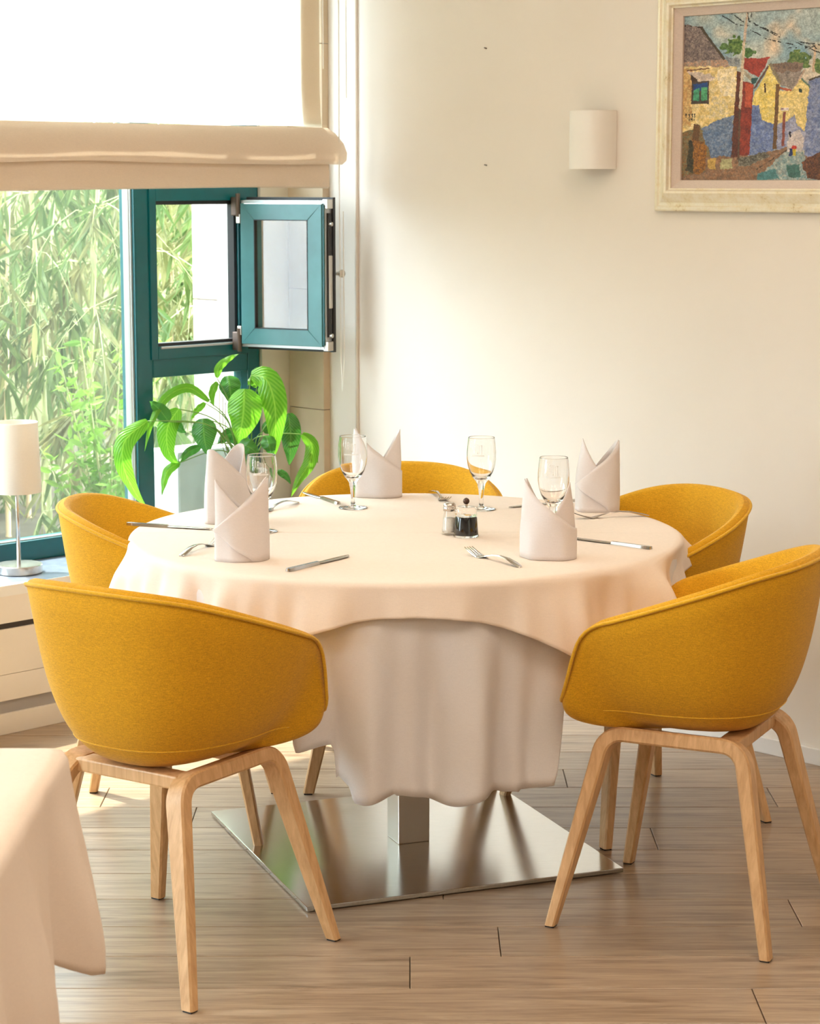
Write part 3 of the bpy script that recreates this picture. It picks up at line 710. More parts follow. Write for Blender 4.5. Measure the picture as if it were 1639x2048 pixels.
    me.loops.add(F.size); me.loops.foreach_set('vertex_index', F.reshape(-1).astype(np.int32))
    me.polygons.add(len(F)); me.polygons.foreach_set('loop_start', (np.arange(len(F))*4).astype(np.int32)); me.polygons.foreach_set('loop_total', np.full(len(F), 4, np.int32))
    me.update()
    ca = me.color_attributes.new('paint', 'FLOAT_COLOR', 'CORNER')
    cc = np.concatenate([imgl, np.ones((NY, NX, 1))], 2).reshape(-1, 1, 4).repeat(4, 1)
    ca.data.foreach_set('color', cc.reshape(-1).astype(np.float32))
    m = M('oil_paint'); at = m.n.new('ShaderNodeVertexColor'); at.layer_name = 'paint'; m.base(at.outputs['Color'], .42, 0, .4)
    f_ = m.noise(m.coord((1, 1, 1)), 420, 3); m.bump(f_, .35, .0008)
    link('canvas', me, m.m, pt)
paint_canvas()
G().box((-.005, -hw_-.03, .06), (-.001, hw_+.03, .06+hh_+.05)).obj('backing_board', MT['brownknob'], pt)

# ================================================================== TABLE
TC = Vector((-.012, 5.130)); TR = .655; TZ = .7545
tb = empty('round_table', 'round dining table on a square steel base with one square post', 'table', (TC.x, TC.y, 0), 0)
G().lathe([(0.001, .722), (TR-.006, .722), (TR, .727), (TR, .742), (TR-.006, .748), (.001, .748)], 72).obj('table_top', MT['leg'], tb, auto=40)
rb = math.radians(20.8); BC = Vector((-.004, 5.062))
def BT(x, y, z): return (x*math.cos(rb)-y*math.sin(rb)+BC.x-TC.x, x*math.sin(rb)+y*math.cos(rb)+BC.y-TC.y, z)
G(BT).box((-.388, -.392, .003), (.388, .392, .013), .0015).obj('base_plate', MT['steel'], tb)
G(BT).box((-.37, -.37, 0), (.37, .37, .003)).obj('base_underside', MT['gasket'], tb)
G(BT).box((-.04, -.04, .013), (.04, .04, .70), .002).obj('post', MT['steel_post'], tb)
G(BT).box((-.20, -.20, .70), (.20, .20, .7215), .002).obj('mounting_plate', MT['steel_post'], tb)
G(BT).tube([(.27, .33, .013), (.27, .33, .017)], .006, 10).obj('bolt', MT['steel_post'], tb)

def cloth(name, mat, drop, ripple, top, Rr, label, flare=.10, n=480, rows=26, out=.0):
    vs = []; fs = []
    rad = [0.0, .15, .3, .45, .58, .63]
    rad = [r for r in rad if r < Rr-.02]+[Rr-.012]
    hem_ = []
    def P(th, s):
        # s<0 : on top; s>=0 : arc length below the rim, rolling over a 12 mm edge
        c, sn = math.cos(th), math.sin(th); dr = drop(th)
        q = s*dr
        rr = .012
        if q < rr*PI/2: a = q/rr; r = Rr-rr+rr*math.sin(a); z = top-rr*(1-math.cos(a))
        else:
            q2 = q-rr*PI/2; r = Rr+flare*q2; z = top-rr-q2
        rp = ripple(th, max(0., q), dr); r += rp+out
        return (TC.x+r*c, TC.y+r*sn, z)
    for r in rad:
        for k in range(n):
            th = 2*PI*k/n; vs.append((TC.x+r*math.cos(th), TC.y+r*math.sin(th), top+.0004*noise.noise(Vector((r*9*math.cos(th), r*9*math.sin(th), 2.0)))))
    ss = [(j/rows)**1.15 for j in range(1, rows+1)]
    for s in ss:
        for k in range(n): vs.append(P(2*PI*k/n, s))
    m = len(rad)+rows
    for i in range(m-1):
        for k in range(n):
            if i == 0: fs.append((k, n+k, n+(k+1) % n)); 
            else: fs.append((i*n+k, (i+1)*n+k, (i+1)*n+(k+1) % n, i*n+(k+1) % n))
    # merge centre
    vs[0:n] = [(TC.x, TC.y, top)]*n
    o = mk(name, vs, fs, mat, None, True)
    bm = bmesh.new(); bm.from_mesh(o.data); bmesh.ops.remove_doubles(bm, verts=bm.verts, dist=1e-6)
    bmesh.ops.recalc_face_normals(bm, faces=bm.faces); bm.to_mesh(o.data); bm.free()
    s = o.modifiers.new('thick', 'SOLIDIFY'); s.thickness = .0014; s.offset = 1
    tag(o, label, 'tablecloth'); return o
def over_drop(th):
    a = .732; ph = th-math.radians(2)
    d_ = a/max(abs(math.cos(ph)), abs(math.sin(ph)))-TR
    # rounded hang of the corners
    return min(d_, .34+.12*math.tanh((d_-.34)/.12)) if d_ > .34 else d_
def over_rip(th, q, dr):
    g = sstep(0, .12, q)
    a = .004*math.sin(th*63+1)+.016*math.sin(th*17+1.2*math.sin(th*3)+.6)+.007*math.sin(th*31+1)
    side = sstep(.55, .98, abs(math.cos(th)))
    return g*a*(.35+1.6*min(1, dr/.25)*.6)+side*.030*math.sin(th*9+1.1)*sstep(0, .07, q)+.012*sstep(0, .2, q)
cl2 = cloth('overlay_tablecloth', MT['peach'], over_drop, over_rip, TZ+.0022, TR+.006, 'pale peach square top cloth spread over the round table', .16, 480, 18, .006)
def und_drop(th):
    th = (th+PI) % (2*PI)-PI; dg = math.degrees(th)
    d_ = .26
    for c0, wdt, dp in ((-82.0, 22.0, .482), (2, 20, .30), (92, 26, .46), (178, 20, .30)):
        x = abs((dg-c0+180) % 360-180)
        d_ = max(d_, .26+(dp-.26)*(1-sstep(wdt, wdt+2.4, x)))
    if -113 < dg < -104: d_ = max(d_, .26+.125*sstep(-112.5, -109.8, dg))
    if -92 < dg < -66: d_ += .006
    if dg > -70 and dg < -50: d_ -= .010*sstep(-70, -67, dg)
    if -104.5 < dg < -99: d_ -= .030*(1-sstep(-101, -99.5, dg))
    d_ += .010*math.sin(th*21)
    return d_
def und_rip(th, q, dr):
    g = sstep(.02, .40, q)
    return g*(.030*math.sin(th*20.5+.9+.5*math.sin(th*7))+.014*math.sin(th*33+2.1)+.007*math.sin(th*52))-.012*g
cl1 = cloth('under_tablecloth', MT['linen'], und_drop, und_rip, TZ, TR+.002, 'long white under cloth hanging in folds below the peach cloth', -.02, 720, 26, .0)
def creases(mt):
    nt = mt.node_tree; N_ = nt.nodes; L_ = nt.links
    tc = N_.new('ShaderNodeTexCoord'); sp = N_.new('ShaderNodeSeparateXYZ'); L_.new(tc.outputs['Object'], sp.inputs[0]); tot = None
    for ax_, v0 in (('Y', 5.13), ('Y', 2.80)):
        a = N_.new('ShaderNodeMath'); a.operation = 'SUBTRACT'; a.inputs[1].default_value = v0; L_.new(sp.outputs[ax_], a.inputs[0])
        b = N_.new('ShaderNodeMath'); b.operation = 'ABSOLUTE'; L_.new(a.outputs[0], b.inputs[0])
        m_ = N_.new('ShaderNodeMapRange'); m_.inputs['From Max'].default_value = .006; m_.inputs['To Min'].default_value = 1; m_.inputs['To Max'].default_value = 0; L_.new(b.outputs[0], m_.inputs['Value'])
        if tot is None: tot = m_.outputs[0]
        else:
            c = N_.new('ShaderNodeMath'); c.operation = 'MAXIMUM'; L_.new(tot, c.inputs[0]); L_.new(m_.outputs[0], c.inputs[1]); tot = c.outputs[0]
    bp = N_.new('ShaderNodeBump'); bp.inputs['Strength'].default_value = .5; bp.inputs['Distance'].default_value = .003; L_.new(tot, bp.inputs['Height'])
    bs = [x for x in N_ if x.type == 'BUMP' and x != bp and not x.inputs['Normal'].is_linked][0]; L_.new(bp.outputs['Normal'], bs.inputs['Normal'])
creases(MT['peach'])
# top surface height of the spread cloths
TOPZ = TZ+.0022+.0016

# ---------------- corner of a second table (lower left)
t2 = empty('square_table', 'square table in the lower left corner under a peach cloth', 'table', (-1.05, 2.60, 0), 0)
G().box((-.52, -.55, .715), (.50, .56, .742), .004).obj('table_top', MT['leg'], t2)
G().box((-.34, -.36, .0), (.34, .36, .012), .002).obj('base_plate', MT['steel'], t2)
G().box((-.04, -.04, .012), (.04, .04, .715), .002).obj('post', MT['steel_post'], t2)
def cloth2():
    cx, cy = -1.05, 2.60; x0, x1, y0, y1 = -.526, .516, -.556, .576; top = .7455
    # perimeter points with rounded corners
    per = []; rc = .022
    def arc(px, py, a0):
        for i in range(10): a = a0+PI/2*i/9; per.append((px+rc*math.cos(a), py+rc*math.sin(a), math.cos(a), math.sin(a)))
    def side(p, q, nx, ny, n_=46):
        for i in range(1, n_): per.append((p[0]+(q[0]-p[0])*i/n_, p[1]+(q[1]-p[1])*i/n_, nx, ny))
    side((x1, y0+rc), (x1, y1-rc), 1, 0); arc(x1-rc, y1-rc, 0); side((x1-rc, y1), (x0+rc, y1), 0, 1); arc(x0+rc, y1-rc, PI/2)
    side((x0, y1-rc), (x0, y0+rc), -1, 0); arc(x0+rc, y0+rc, PI); side((x0+rc, y0), (x1-rc, y0), 0, -1); arc(x1-rc, y0+rc, 1.5*PI)
    n_ = len(per); L = [0]
    for i in range(n_): 
        a, b = per[i], per[(i+1) % n_]; L.append(L[-1]+math.hypot(a[0]-b[0], a[1]-b[1]))
    vs = []; rows = 24
    for f_ in (0.0, .5, .93, .985):
        for p in per: vs.append((cx+(x0+x1)/2+(p[0]-(x0+x1)/2)*f_, cy+(y0+y1)/2+(p[1]-(y0+y1)/2)*f_, top))
    for j in range(1, rows+1):
        for i, (px, py, nx, ny) in enumerate(per):
            dc = math.hypot(px-x1, py-y1)      # distance to the seen corner
            dmin = min(math.hypot(px-a, py-b) for a, b in ((x1, y1), (x0, y1), (x1, y0), (x0, y0)))
            sx = px < x1-.05 and ny > .5
            dr = .31+.04*math.exp(-(dmin/.05)**2)
            onright = nx > .6
            if onright: dr = .318+.075*sstep(.20, .27, dc)*0+(.13*sstep(.215, .235, dc))
            if dc < .05: dr = .330
            if onright and .05 < dc < .215: dr = .322-.05*sstep(.12, .21, dc)
            q = dr*(j/rows)**1.1; rr = .014
            if q < rr*PI/2: a = q/rr; off = rr*math.sin(a); z = top-rr*(1-math.cos(a))
            else: off = rr; z = top-rr-(q-rr*PI/2)
            g = sstep(0, .3, q)
            off += .10*q*math.exp(-(dmin/.06)**2)+g*(.014*math.sin(L[i]*21+.5)+.006*math.sin(L[i]*47))+.03*g
            if onright: off += -.035*g*math.exp(-((dc-.20)/.05)**2)+.020*g*math.exp(-((dc-.10)/.05)**2)
            vs.append((cx+px+nx*off, cy+py+ny*off, z))
    m = 4+rows; fs = []
    for i in range(m-1):
        for k in range(n_):
            if i == 0: fs.append((k, n_+k, n_+(k+1) % n_))
            else: fs.append((i*n_+k, (i+1)*n_+k, (i+1)*n_+(k+1) % n_, i*n_+(k+1) % n_))
    o = mk('tablecloth', vs, fs, MT['peach'], None, True)
    bm = bmesh.new(); bm.from_mesh(o.data); bmesh.ops.remove_doubles(bm, verts=bm.verts, dist=1e-6); bmesh.ops.recalc_face_normals(bm, faces=bm.faces); bm.to_mesh(o.data); bm.free()
    s = o.modifiers.new('thick', 'SOLIDIFY'); s.thickness = .0014; s.offset = 1
    tag(o, 'peach cloth draped over the corner table at lower left', 'tablecloth')
cloth2()

# ================================================================== CHAIRS
def make_chair(label, group):
    root = empty('tub_chair', label, 'chair', (0, 0, 0), 0, group)
    half = [(0, -.264, .812), (.12, -.248, .808), (.208, -.190, .793), (.262, -.100, .762), (.281, .005, .725), (.280, .085, .697), (.271, .140, .677),
            (.264, .172, .648), (.259, .190, .605), (.253, .203, .560), (.244, .216, .522), (.217, .230, .498), (.13, .240, .487), (0, .244, .485)]
    rim = half+[(-x, y, z) for x, y, z in half[-2:0:-1]]
    N = 120
    rimc = resample(catmull(rim, 14, True), N, True)
    Cb = Vector((0, -.060, .427)); Ci = Vector((0, -.01, .482))
    def shellp(Q, C, v, fl=.18, nn=3.2):
        t_ = v*PI/2; hs = math.sin(t_)**(2/nn); vs_ = 1-math.cos(t_)**(2/nn)
        h = (1-fl)*hs+fl*(.35*vs_+.65*vs_**1.6) if True else hs
        return Vector((C.x+(Q.x-C.x)*h, C.y+(Q.y-C.y)*h, C.z+(Q.z-C.z)*vs_))
    rows = 26
    def build(rimQ, C, ccz):
        vs = [C[:]]
        for j in range(1, rows+1):
            v = (j/rows)**.85
            for Q in rimQ:
                fl = .18*sstep(.47, .62, Q.z)
                vs.append(shellp(Q, C, v, fl)[:])
        fs = [(0, 1+(k+1) % N, 1+k) for k in range(N)]
        for j in range(rows-1):
            for k in range(N): a = 1+j*N; fs.append((a+k, a+(k+1) % N, a+N+(k+1) % N, a+N+k))
        return vs, fs
    th_ = .030
    inn = []
    for k, Q in enumerate(rimc):
        t_ = rimc[(k+1) % N]-rimc[k-1]; nrm = Vector((-t_.y, t_.x, 0))
        if nrm.length < 1e-4 or abs(t_.z) > .8*t_.length: nrm = Vector((-Q.x*.9, -.9 if Q.y > .2 else -Q.y, 0))
        nrm.normalize()
        if nrm.dot(Vector((-Q.x, -Q.y+.0, 0))) < 0: nrm = -nrm
        inn.append(Q+nrm*th_)
    # smooth the inner rim
    for _ in range(6): inn = [(inn[k-1]+inn[k]*2+inn[(k+1) % N])/4 for k in range(N)]
    vo, fo = build(rimc, Cb, 0); vi, fi = build(inn, Ci, 0)
    base = len(vo); vs = list(vo); fs = list(fo)
    # outer shell closes with a rolled lip up to the mid line
    lipA = [((a*.8+b*.2)+Vector((0, 0, .007)))[:] for a, b in zip(rimc, inn)]; lipB = [((a+b)*.5+Vector((0, 0, .010)))[:] for a, b in zip(rimc, inn)]
    lipC = [((a*.2+b*.8)+Vector((0, 0, .007)))[:] for a, b in zip(rimc, inn)]
    r0 = 1+(rows-1)*N; vs += lipA; vs += lipB
    for k in range(N):
        k1 = (k+1) % N
        fs.append((r0+k, r0+k1, base+k1, base+k)); fs.append((base+k, base+k1, base+N+k1, base+N+k))
    mk('outer_shell', vs, fs, MT['yellow'], root, True)
    vs = list(vi); fs = [tuple(reversed(f_)) for f_ in fi]; b2 = len(vs); vs += lipC; vs += lipB
    for k in range(N):
        k1 = (k+1) % N
        fs.append((r0+k1, r0+k, b2+k, b2+k1)); fs.append((b2+k1, b2+k, b2+N+k, b2+N+k1))
    mk('inner_lining', vs, fs, MT['yellow_in'], root, True)
    outw = [Q+(Q-i_).normalized()*.001+Vector((0, 0, -.001)) for Q, i_ in zip(rimc, inn)]
    G().tube(outw, .0042, 6, closed=True).obj('piping', MT['yellow_pipe'], root, smooth=True)
    seam = []
    order = [rimc[(k+N//2) % N] for k in range(N)]          # starts at the front, runs round the back
    for Q in order:
        if Q.z < .58: continue
        vv = (.482-Cb.z)/(Q.z-Cb.z); v = math.acos((1-vv)**1.6)/(PI/2)
        P_ = shellp(Q, Cb, v, .18); d_ = Vector((P_.x, P_.y, 0)).normalized()*.0008; seam.append(P_+d_)
    G().tube(seam, .0015, 5).obj('seam', MT['yellow_pipe'], root, smooth=True)
    # two bent wood frames
    for sx in (1, -1):
        def pt_(y, z): # rail at x=.19, feet at x=.243
            x = .148+(.420-z)/.420*.095; return Vector((sx*x, y, z))
        foot = .240; by = .152; bz = .420; rr_ = .050
        leg_dir = Vector((foot-by-.004, 0-bz)).normalized()   # in (y,z)
        path = []
        path.append((-foot, .004)); 
        for f_ in (.25, .5, .75): path.append((-foot+(foot-by-.0)*f_*.98, .004+(bz-.06)*f_))
        # bend by arc between leg direction and rail direction
        a_in = math.atan2(bz, foot-by)          # leg angle from horizontal
        tl = rr_*math.tan((a_in)/2)
        cy_, cz_ = -by, bz
        p0 = (cy_-math.cos(a_in)*tl, cz_-math.sin(a_in)*tl)
        path = [(-foot, .004)]+[(-foot+(p0[0]+foot)*f_, .004+(p0[1]-.004)*f_) for f_ in (.33, .66)]
        cxr, czr = cy_+tl, cz_-rr_
        arc = [(cxr-rr_*math.sin(a_in*(1-i/8)), czr+rr_*math.cos(a_in*(1-i/8))) for i in range(9)]
        path += arc; path += [(0, bz)]
        path += [(-y, z) for y, z in reversed(path[:-1])]
        P = [pt_(y, z) for y, z in path]; n_ = len(P)
        Nn = Vector((sx*.420, 0, .095)).normalized()
        vs = []; fs = []; sec = 8
        for i, p in enumerate(P):
            t_ = (P[min(i+1, n_-1)]-P[max(i-1, 0)]).normalized(); q_ = Nn.cross(t_).normalized()
            f_ = min(1, p.z/.36); wd = (.030+.016*f_)/2; td = (.023+.009*f_)/2; c_ = .004
            if i in (0, n_-1): # flat foot
                pass
            for a, b in ((wd, td-c_), (wd-c_, td), (-wd+c_, td), (-wd, td-c_), (-wd, -td+c_), (-wd+c_, -td), (wd-c_, -td), (wd, -td+c_)):
                pp = p+Nn*a+q_*b
                if i in (0, n_-1): pp.z = .004
                vs.append(pp[:])
        for i in range(n_-1):
            for k in range(sec): fs.append((i*sec+k, i*sec+(k+1) % sec, (i+1)*sec+(k+1) % sec, (i+1)*sec+k))
        fs += [tuple(range(sec-1, -1, -1)), tuple((n_-1)*sec+k for k in range(sec))]
        lf = mk('leg_frame', vs, fs, MT['leg'], root, True); lf.data.set_sharp_from_angle(angle=math.radians(30))
        for y in (-foot, foot): G().box((sx*.243-.011, y-.010, 0), (sx*.243+.011, y+.010, .005), .001).obj('foot_pad', MT['gasket'], lf)
    for y in (-.115, .115): G().box((-.134, y-.024, .402), (.134, y+.024, .430), .004).obj('crossbar', MT['leg'], root)
    return root
GR = 'mustard tub chairs around the round table'
chairs = [((-.498, 4.322), 56.5, 'mustard fabric tub chair at front left, back turned, beside the corner table'),
          ((.628, 4.587), 154, 'mustard fabric tub chair at front right, back turned, nearest the right edge'),
          ((-.600, 5.260), -1, 'mustard fabric tub chair on the left beside the window sill'),
          ((-.025, 5.730), -90, 'mustard fabric tub chair at the far side, only its back rim showing'),
          ((.571, 5.343), 208, 'mustard fabric tub chair at the back right by the plain wall')]
c0 = make_chair(chairs[0][2], GR)
for i, ((x, y), a, lb) in enumerate(chairs):
    if i == 0: r = c0
    else:
        r = c0.copy(); COL.objects.link(r); r['label'] = lb
        for ch in c0.children:
            c = ch.copy(); COL.objects.link(c); c.parent = r
            for g in ch.children: d_ = g.copy(); COL.objects.link(d_); d_.parent = c
    r.location = (x, y, 0); r.rotation_euler = (0, 0, math.radians(a-90))

# ================================================================== TABLE SETTINGS
def napkin(loc, rz, label, hp=(.185, .185), hv=.095, a=.056, b=.043, flapdir=1, sharp=1.0, flap=True, crease=True, bend=.0, seed=0, lean=(.0, .0)):
    """standing mitre fold: closed tube with two peaks (local +x, -x) and V notches front and back, a crossed flap in front"""
    root = empty('napkin', label, 'napkin', (loc[0], loc[1], TOPZ), rz, 'folded napkins on the round table')
    n = 96; rows = 14
    def hgt(th):
        c = math.cos(th); k = abs(c)       # 1 at the peaks, 0 at the notches
        k = k**sharp; pk = hp[0] if c > 0 else hp[1]
        return hv+(pk-hv)*k
    def pos(th, z, off=0.0):
        aa = a+off; bb = b+off
        e = 1+.05*math.sin(2*th+seed)
        up = sstep(.03, .19, z)
        lx = (lean[0] if math.cos(th) > 0 else lean[1])*sstep(.08, .19, z)*abs(math.cos(th))
        c_, s_ = math.cos(th), math.sin(th)
        x = aa*math.copysign(abs(c_)**.9, c_)*e+lx; y = bb*math.copysign(abs(s_)**.9, s_)*(1-.30*up)*e
        rp = .0022*math.sin(5*th+seed*2)*sstep(0, .03, .06-z+.03)
        y += bend*math.sin(x*60+seed)*up
        return (x+rp, y+rp, z)
    vs = []; fs = []
    for j in range(rows+1):
        for k in range(n):
            th = 2*PI*k/n; vs.append(pos(th, hgt(th)*(j/rows)))
    for j in range(rows):
        for k in range(n): fs.append((j*n+k, j*n+(k+1) % n, (j+1)*n+(k+1) % n, (j+1)*n+k))
    o = mk('folded_body', vs, fs, MT['napkin'], root, True); s = o.modifiers.new('t', 'SOLIDIFY'); s.thickness = .0022; s.offset = -1
    if flap:
        # flap: from the peak on one side across the front (-y) to the other side
        m_ = 48; vs = []; fs = []; rr = 10
        for i in range(m_+1):
            t_ = i/m_; th = (0.10-(PI+.05)*t_) if flapdir > 0 else (PI-.10+(PI+.05)*t_)
            q_ = (1-math.cos(th)*flapdir)/2       # 0 at the peak, 1 on the far side
            zt = hp[0 if flapdir > 0 else 1]*.99*(1-q_)+.070*q_
            zb = max(.0008, .070*(q_-.28)/.72) if crease else .0008
            for j in range(rr+1):
                z = zb+(zt-zb)*j/rr; e_ = .0034 if j not in (0, rr) else .0030
                vs.append(pos(th, z, e_))
        for i in range(m_):
            for j in range(rr): q = i*(rr+1)+j; fs.append((q, q+1, q+rr+2, q+rr+1) if flapdir < 0 else (q, q+rr+1, q+rr+2, q+1))
        o = mk('crossed_flap', vs, fs, MT['napkin'], root, True); s = o.modifiers.new('t', 'SOLIDIFY'); s.thickness = .0018; s.offset = 0
    return root
napkin((-.378, 4.752), math.radians(4), 'standing napkin with crossed flap and two peaks, nearest the left chair backs', (.186, .182), .118, .0565, .042, 1, 1.0, seed=.3)
napkin((-.458, 5.310), math.radians(58), 'standing napkin half hidden behind the front left napkin', (.188, .186), .10, .066, .044, -1, .8, seed=1.7, lean=(-.006, .006))
napkin((-.088, 5.735), math.radians(-3), 'standing napkin at the far side with wide V between peaks', (.182, .184), .085, .063, .046, -1, 1.1, crease=False, seed=2.5, lean=(-.003, .006))
napkin((.312, 4.783), math.radians(-14), 'standing napkin with a curled right peak beside the black pepper mill', (.172, .178), .078, .061, .046, -1, 1.05, crease=False, bend=.006, seed=3.9, lean=(-.012, .006))
napkin((.481, 5.485), math.radians(6), 'standing napkin near the right rear chair, blunt left peak', (.182, .186), .105, .058, .045, 1, .85, seed=5.2, lean=(-.002, .016))

def wine_glass(loc, label, rz=0.0):
    root = empty('wine_glass', label, 'glass', (loc[0], loc[1], TOPZ), rz, 'wine glasses on the round table')
    outer = [(.001, 0), (.036, 0), (.0378, .0012), (.036, .0028), (.022, .0045), (.010, .0065), (.0060, .010), (.0052, .018), (.0058, .034), (.0075, .052), (.0105, .066), (.015, .074), (.0225, .084), (.0300, .098), (.0355, .115), (.0378, .132), (.0378, .150), (.0362, .170), (.0343, .1860), (.03415, .1874), (.0338, .1880)]
    inner = [(.0333, .1880), (.0330, .1874), (.0331, .1860), (.0352, .170), (.0366, .150), (.0366, .132), (.0342, .115), (.0286, .099), (.0200, .087), (.0100, .0805), (.001, .079)]
    G().lathe(outer+inner, 40).obj('glass_body', MT['glass'], root, True)
    # white printed mark: a row of tall narrow strokes stepping down, a dot and a thin line of small print
    g = G(); R = .0372
    def bar(a0, a1, z0, z1):
        def rad(z): return .0380 if z < .155 else .0380-(z-.155)*.11
        vs = [((rad(z)+.0002)*math.cos(a), (rad(z)+.0002)*math.sin(a), z) for a, z in ((a0, z0), (a1, z0), (a1, z1), (a0, z1))]
        vs2 = [((rad(z)-.0001)*math.cos(a), (rad(z)-.0001)*math.sin(a), z) for a, z in ((a0, z0), (a1, z0), (a1, z1), (a0, z1))]
        g.put(vs+vs2, [(0, 1, 2, 3), (7, 6, 5, 4), (0, 4, 5, 1), (1, 5, 6, 2), (2, 6, 7, 3), (3, 7, 4, 0)])
    a = -PI/2-.62
    for i, (h0, h1, bars) in enumerate([(.164, .180, 'E'), (.160, .178, 'I'), (.157, .176, 'A'), (.154, .173, 'N'), (.150, .170, 'I'), (.147, .171, 'T')]):
        w_ = .105
        bar(a, a+.042, h0, h1)
        if bars in 'AN': bar(a+w_, a+w_+.042, h0, h1); 
        if bars in 'EA': bar(a, a+w_*.9, h1-.0015, h1); bar(a, a+w_*.8, (h0+h1)/2, (h0+h1)/2+.0015)
        if bars == 'E': bar(a, a+w_*.9, h0, h0+.0015)
        if bars == 'T': bar(a-.05, a+.08, h1-.0015, h1)
        a += .20 if bars in 'EAN' else .14
    bar(-PI/2-.03, -PI/2+.05, .149, .152)
    for i in range(14): bar(-PI/2-.50+i*.07, -PI/2-.50+i*.07+.045, .142, .1455)
    g.obj('printed_mark', MT['etch'], root)
wine_glass((-.358, 5.140), 'wine glass with white print, between the left napkins and the plant', .05)
wine_glass((-.148, 5.520), 'wine glass standing before the far napkin', -.1)
wine_glass((.184, 5.495), 'wine glass standing alone behind the pepper mill', -.3)
wine_glass((.343, 5.090), 'wine glass partly hidden behind the curled front right napkin', -.1)

def sweep_flat(g, pts, wid, th):
    """flat strip along x with z profile; pts (x,z), widths"""
    vs = []; n_ = len(pts)
    for (x, z, yc), w in zip(pts, wid):
        vs += [(x, yc-w/2, z), (x, yc+w/2, z), (x, yc+w*.38, z+th), (x, yc-w*.38, z+th)]
    fs = []
    for i in range(n_-1):
        for k in range(4): fs.append((i*4+k, i*4+(k+1) % 4, i*4+4+(k+1) % 4, i*4+4+k))
    fs += [(3, 2, 1, 0), tuple((n_-1)*4+k for k in range(4))]
    g.put(vs, fs)
def fork(p_handle, p_tip, label):
    a = Vector(p_handle); b = Vector(p_tip); L = .205; ang = math.atan2(b.y-a.y, b.x-a.x)
    root = empty('fork', label, 'fork', (a.x, a.y, TOPZ+.0003), ang, 'forks on the round table')
    def zc(x):  # rests on the handle end and the bowl of the head
        return .0135*math.sin(PI*min(1, x/.150))**1.0 if x < .150 else .016*((x-.150)/.055)**1.4
    xs = [0, .004, .02, .05, .08, .105, .125, .136]
    g = G(); sweep_flat(g, [(x, zc(x), 0) for x in xs], [.008, .014, .0175, .014, .0095, .0068, .007, .012], .0022); g.obj('handle', MT['cutlery'], root, auto=50)
    g = G(); xs = [.134, .142, .150, .158]; sweep_flat(g, [(x, zc(x), 0) for x in xs], [.011, .020, .0245, .0245], .0018)
    for k in range(4):
        yc = (k-1.5)*.0068; xs = [.156, .170, .185, .198, .205]
        sweep_flat(g, [(x, zc(x), yc*(1+.0)) for x in xs], [.0042, .0040, .0036, .0030, .0014], .0016)
    g.obj('head', MT['cutlery'], root, auto=50)
def knife(p_handle, p_tip, label, tilt=0):
    a = Vector(p_handle); b = Vector(p_tip); ang = math.atan2(b.y-a.y, b.x-a.x)
    root = empty('knife', label, 'knife', (a.x, a.y, TOPZ+.0003), ang, 'knives on the round table')
    g = G(); xs = [0, .003, .02, .06, .10, .112]; sweep_flat(g, [(x, 0, 0) for x in xs], [.008, .014, .0155, .013, .0105, .010], .0068); g.obj('handle', MT['cutlery'], root, auto=50)
    g = G(); xs = [.110, .118, .15, .19, .215, .226, .232]; sweep_flat(g, [(x, .0022, yc) for x, yc in zip(xs, (0, .0, .001, .0015, .002, .003, .005))], [.008, .015, .0185, .019, .016, .010, .001], .0014); g.obj('blade', MT['cutlery'], root, auto=50)
knife((-.267, 4.600), (-.134, 4.792), 'knife at the front of the table right of the front left napkin')
fork((-.518, 4.790), (-.448, 4.975), 'fork whose handle shows left of the front left napkin')
knife((-.698, 5.240), (-.478, 5.160), 'knife at the left edge with its handle over the table rim')
fork((-.295, 5.605), (-.385, 5.430), 'fork by the wine glass at rear left')
knife((-.187, 5.580), (-.289, 5.790), 'knife at the far left rim before the rear chair')
fork((.055, 5.800), (.092, 5.630), 'fork at the far rim between the far glasses')
fork((.243, 4.650), (.128, 4.830), 'fork with tines up, front of the pepper mill')
knife((.556, 4.885), (.385, 5.035), 'knife pointing from the right rim to the curled napkin')
fork((.605, 5.385), (.405, 5.335), 'fork at the right rim below the rear right napkin')
knife((.452, 5.640), (.255, 5.520), 'knife whose tip shows behind the curled front right napkin')
# salt and pepper
s = empty('salt_shaker', 'small glass salt shaker with a steel screw cap', 'salt shaker', (.095, 5.098, TOPZ), 0)
G().lathe([(.001, 0), (.0185, 0), (.020, .003), (.0195, .012), (.0165, .040), (.0135, .056), (.0135, .0615), (.0133, .062), (.0127, .062), (.0125, .0615), (.0125, .057), (.0150, .040), (.0178, .012), (.0165, .006), (.001, .005)], 32).obj('glass_body', MT['thin'], s, True)
G().lathe([(.001, .0065), (.0160, .007), (.0170, .012), (.0142, .040), (.001, .043)], 24).obj('salt_fill', MT['salt'], s, True)
G().lathe([(.0155, .058), (.0158, .066), (.0148, .067), (.0152, .068), (.0152, .073), (.012, .077), (.001, .078)], 28).obj('cap', MT['nickel'], s, True)
s = empty('pepper_mill', 'small black and clear pepper mill with a round knob', 'pepper mill', (.134, 5.068, TOPZ), 0)
G().lathe([(.001, 0), (.0290, 0), (.0300, .002), (.0297, .005), (.001, .005)], 40).obj('base_ring', MT['glass'], s, auto=40)
G().lathe([(.001, .005), (.0292, .005), (.0285, .015), (.0262, .046), (.0250, .049), (.001, .049)], 40).obj('black_body', MT['black'], s, auto=50)
G().lathe([(.001, .0495), (.0255, .0495), (.0262, .052), (.0255, .066), (.021, .072), (.001, .073)], 40).obj('clear_top', MT['glass'], s, auto=50)
G().tube([(0, 0, .072), (0, 0, .080)], .0035, 10).obj('knob_stem', MT['nickel'], s)
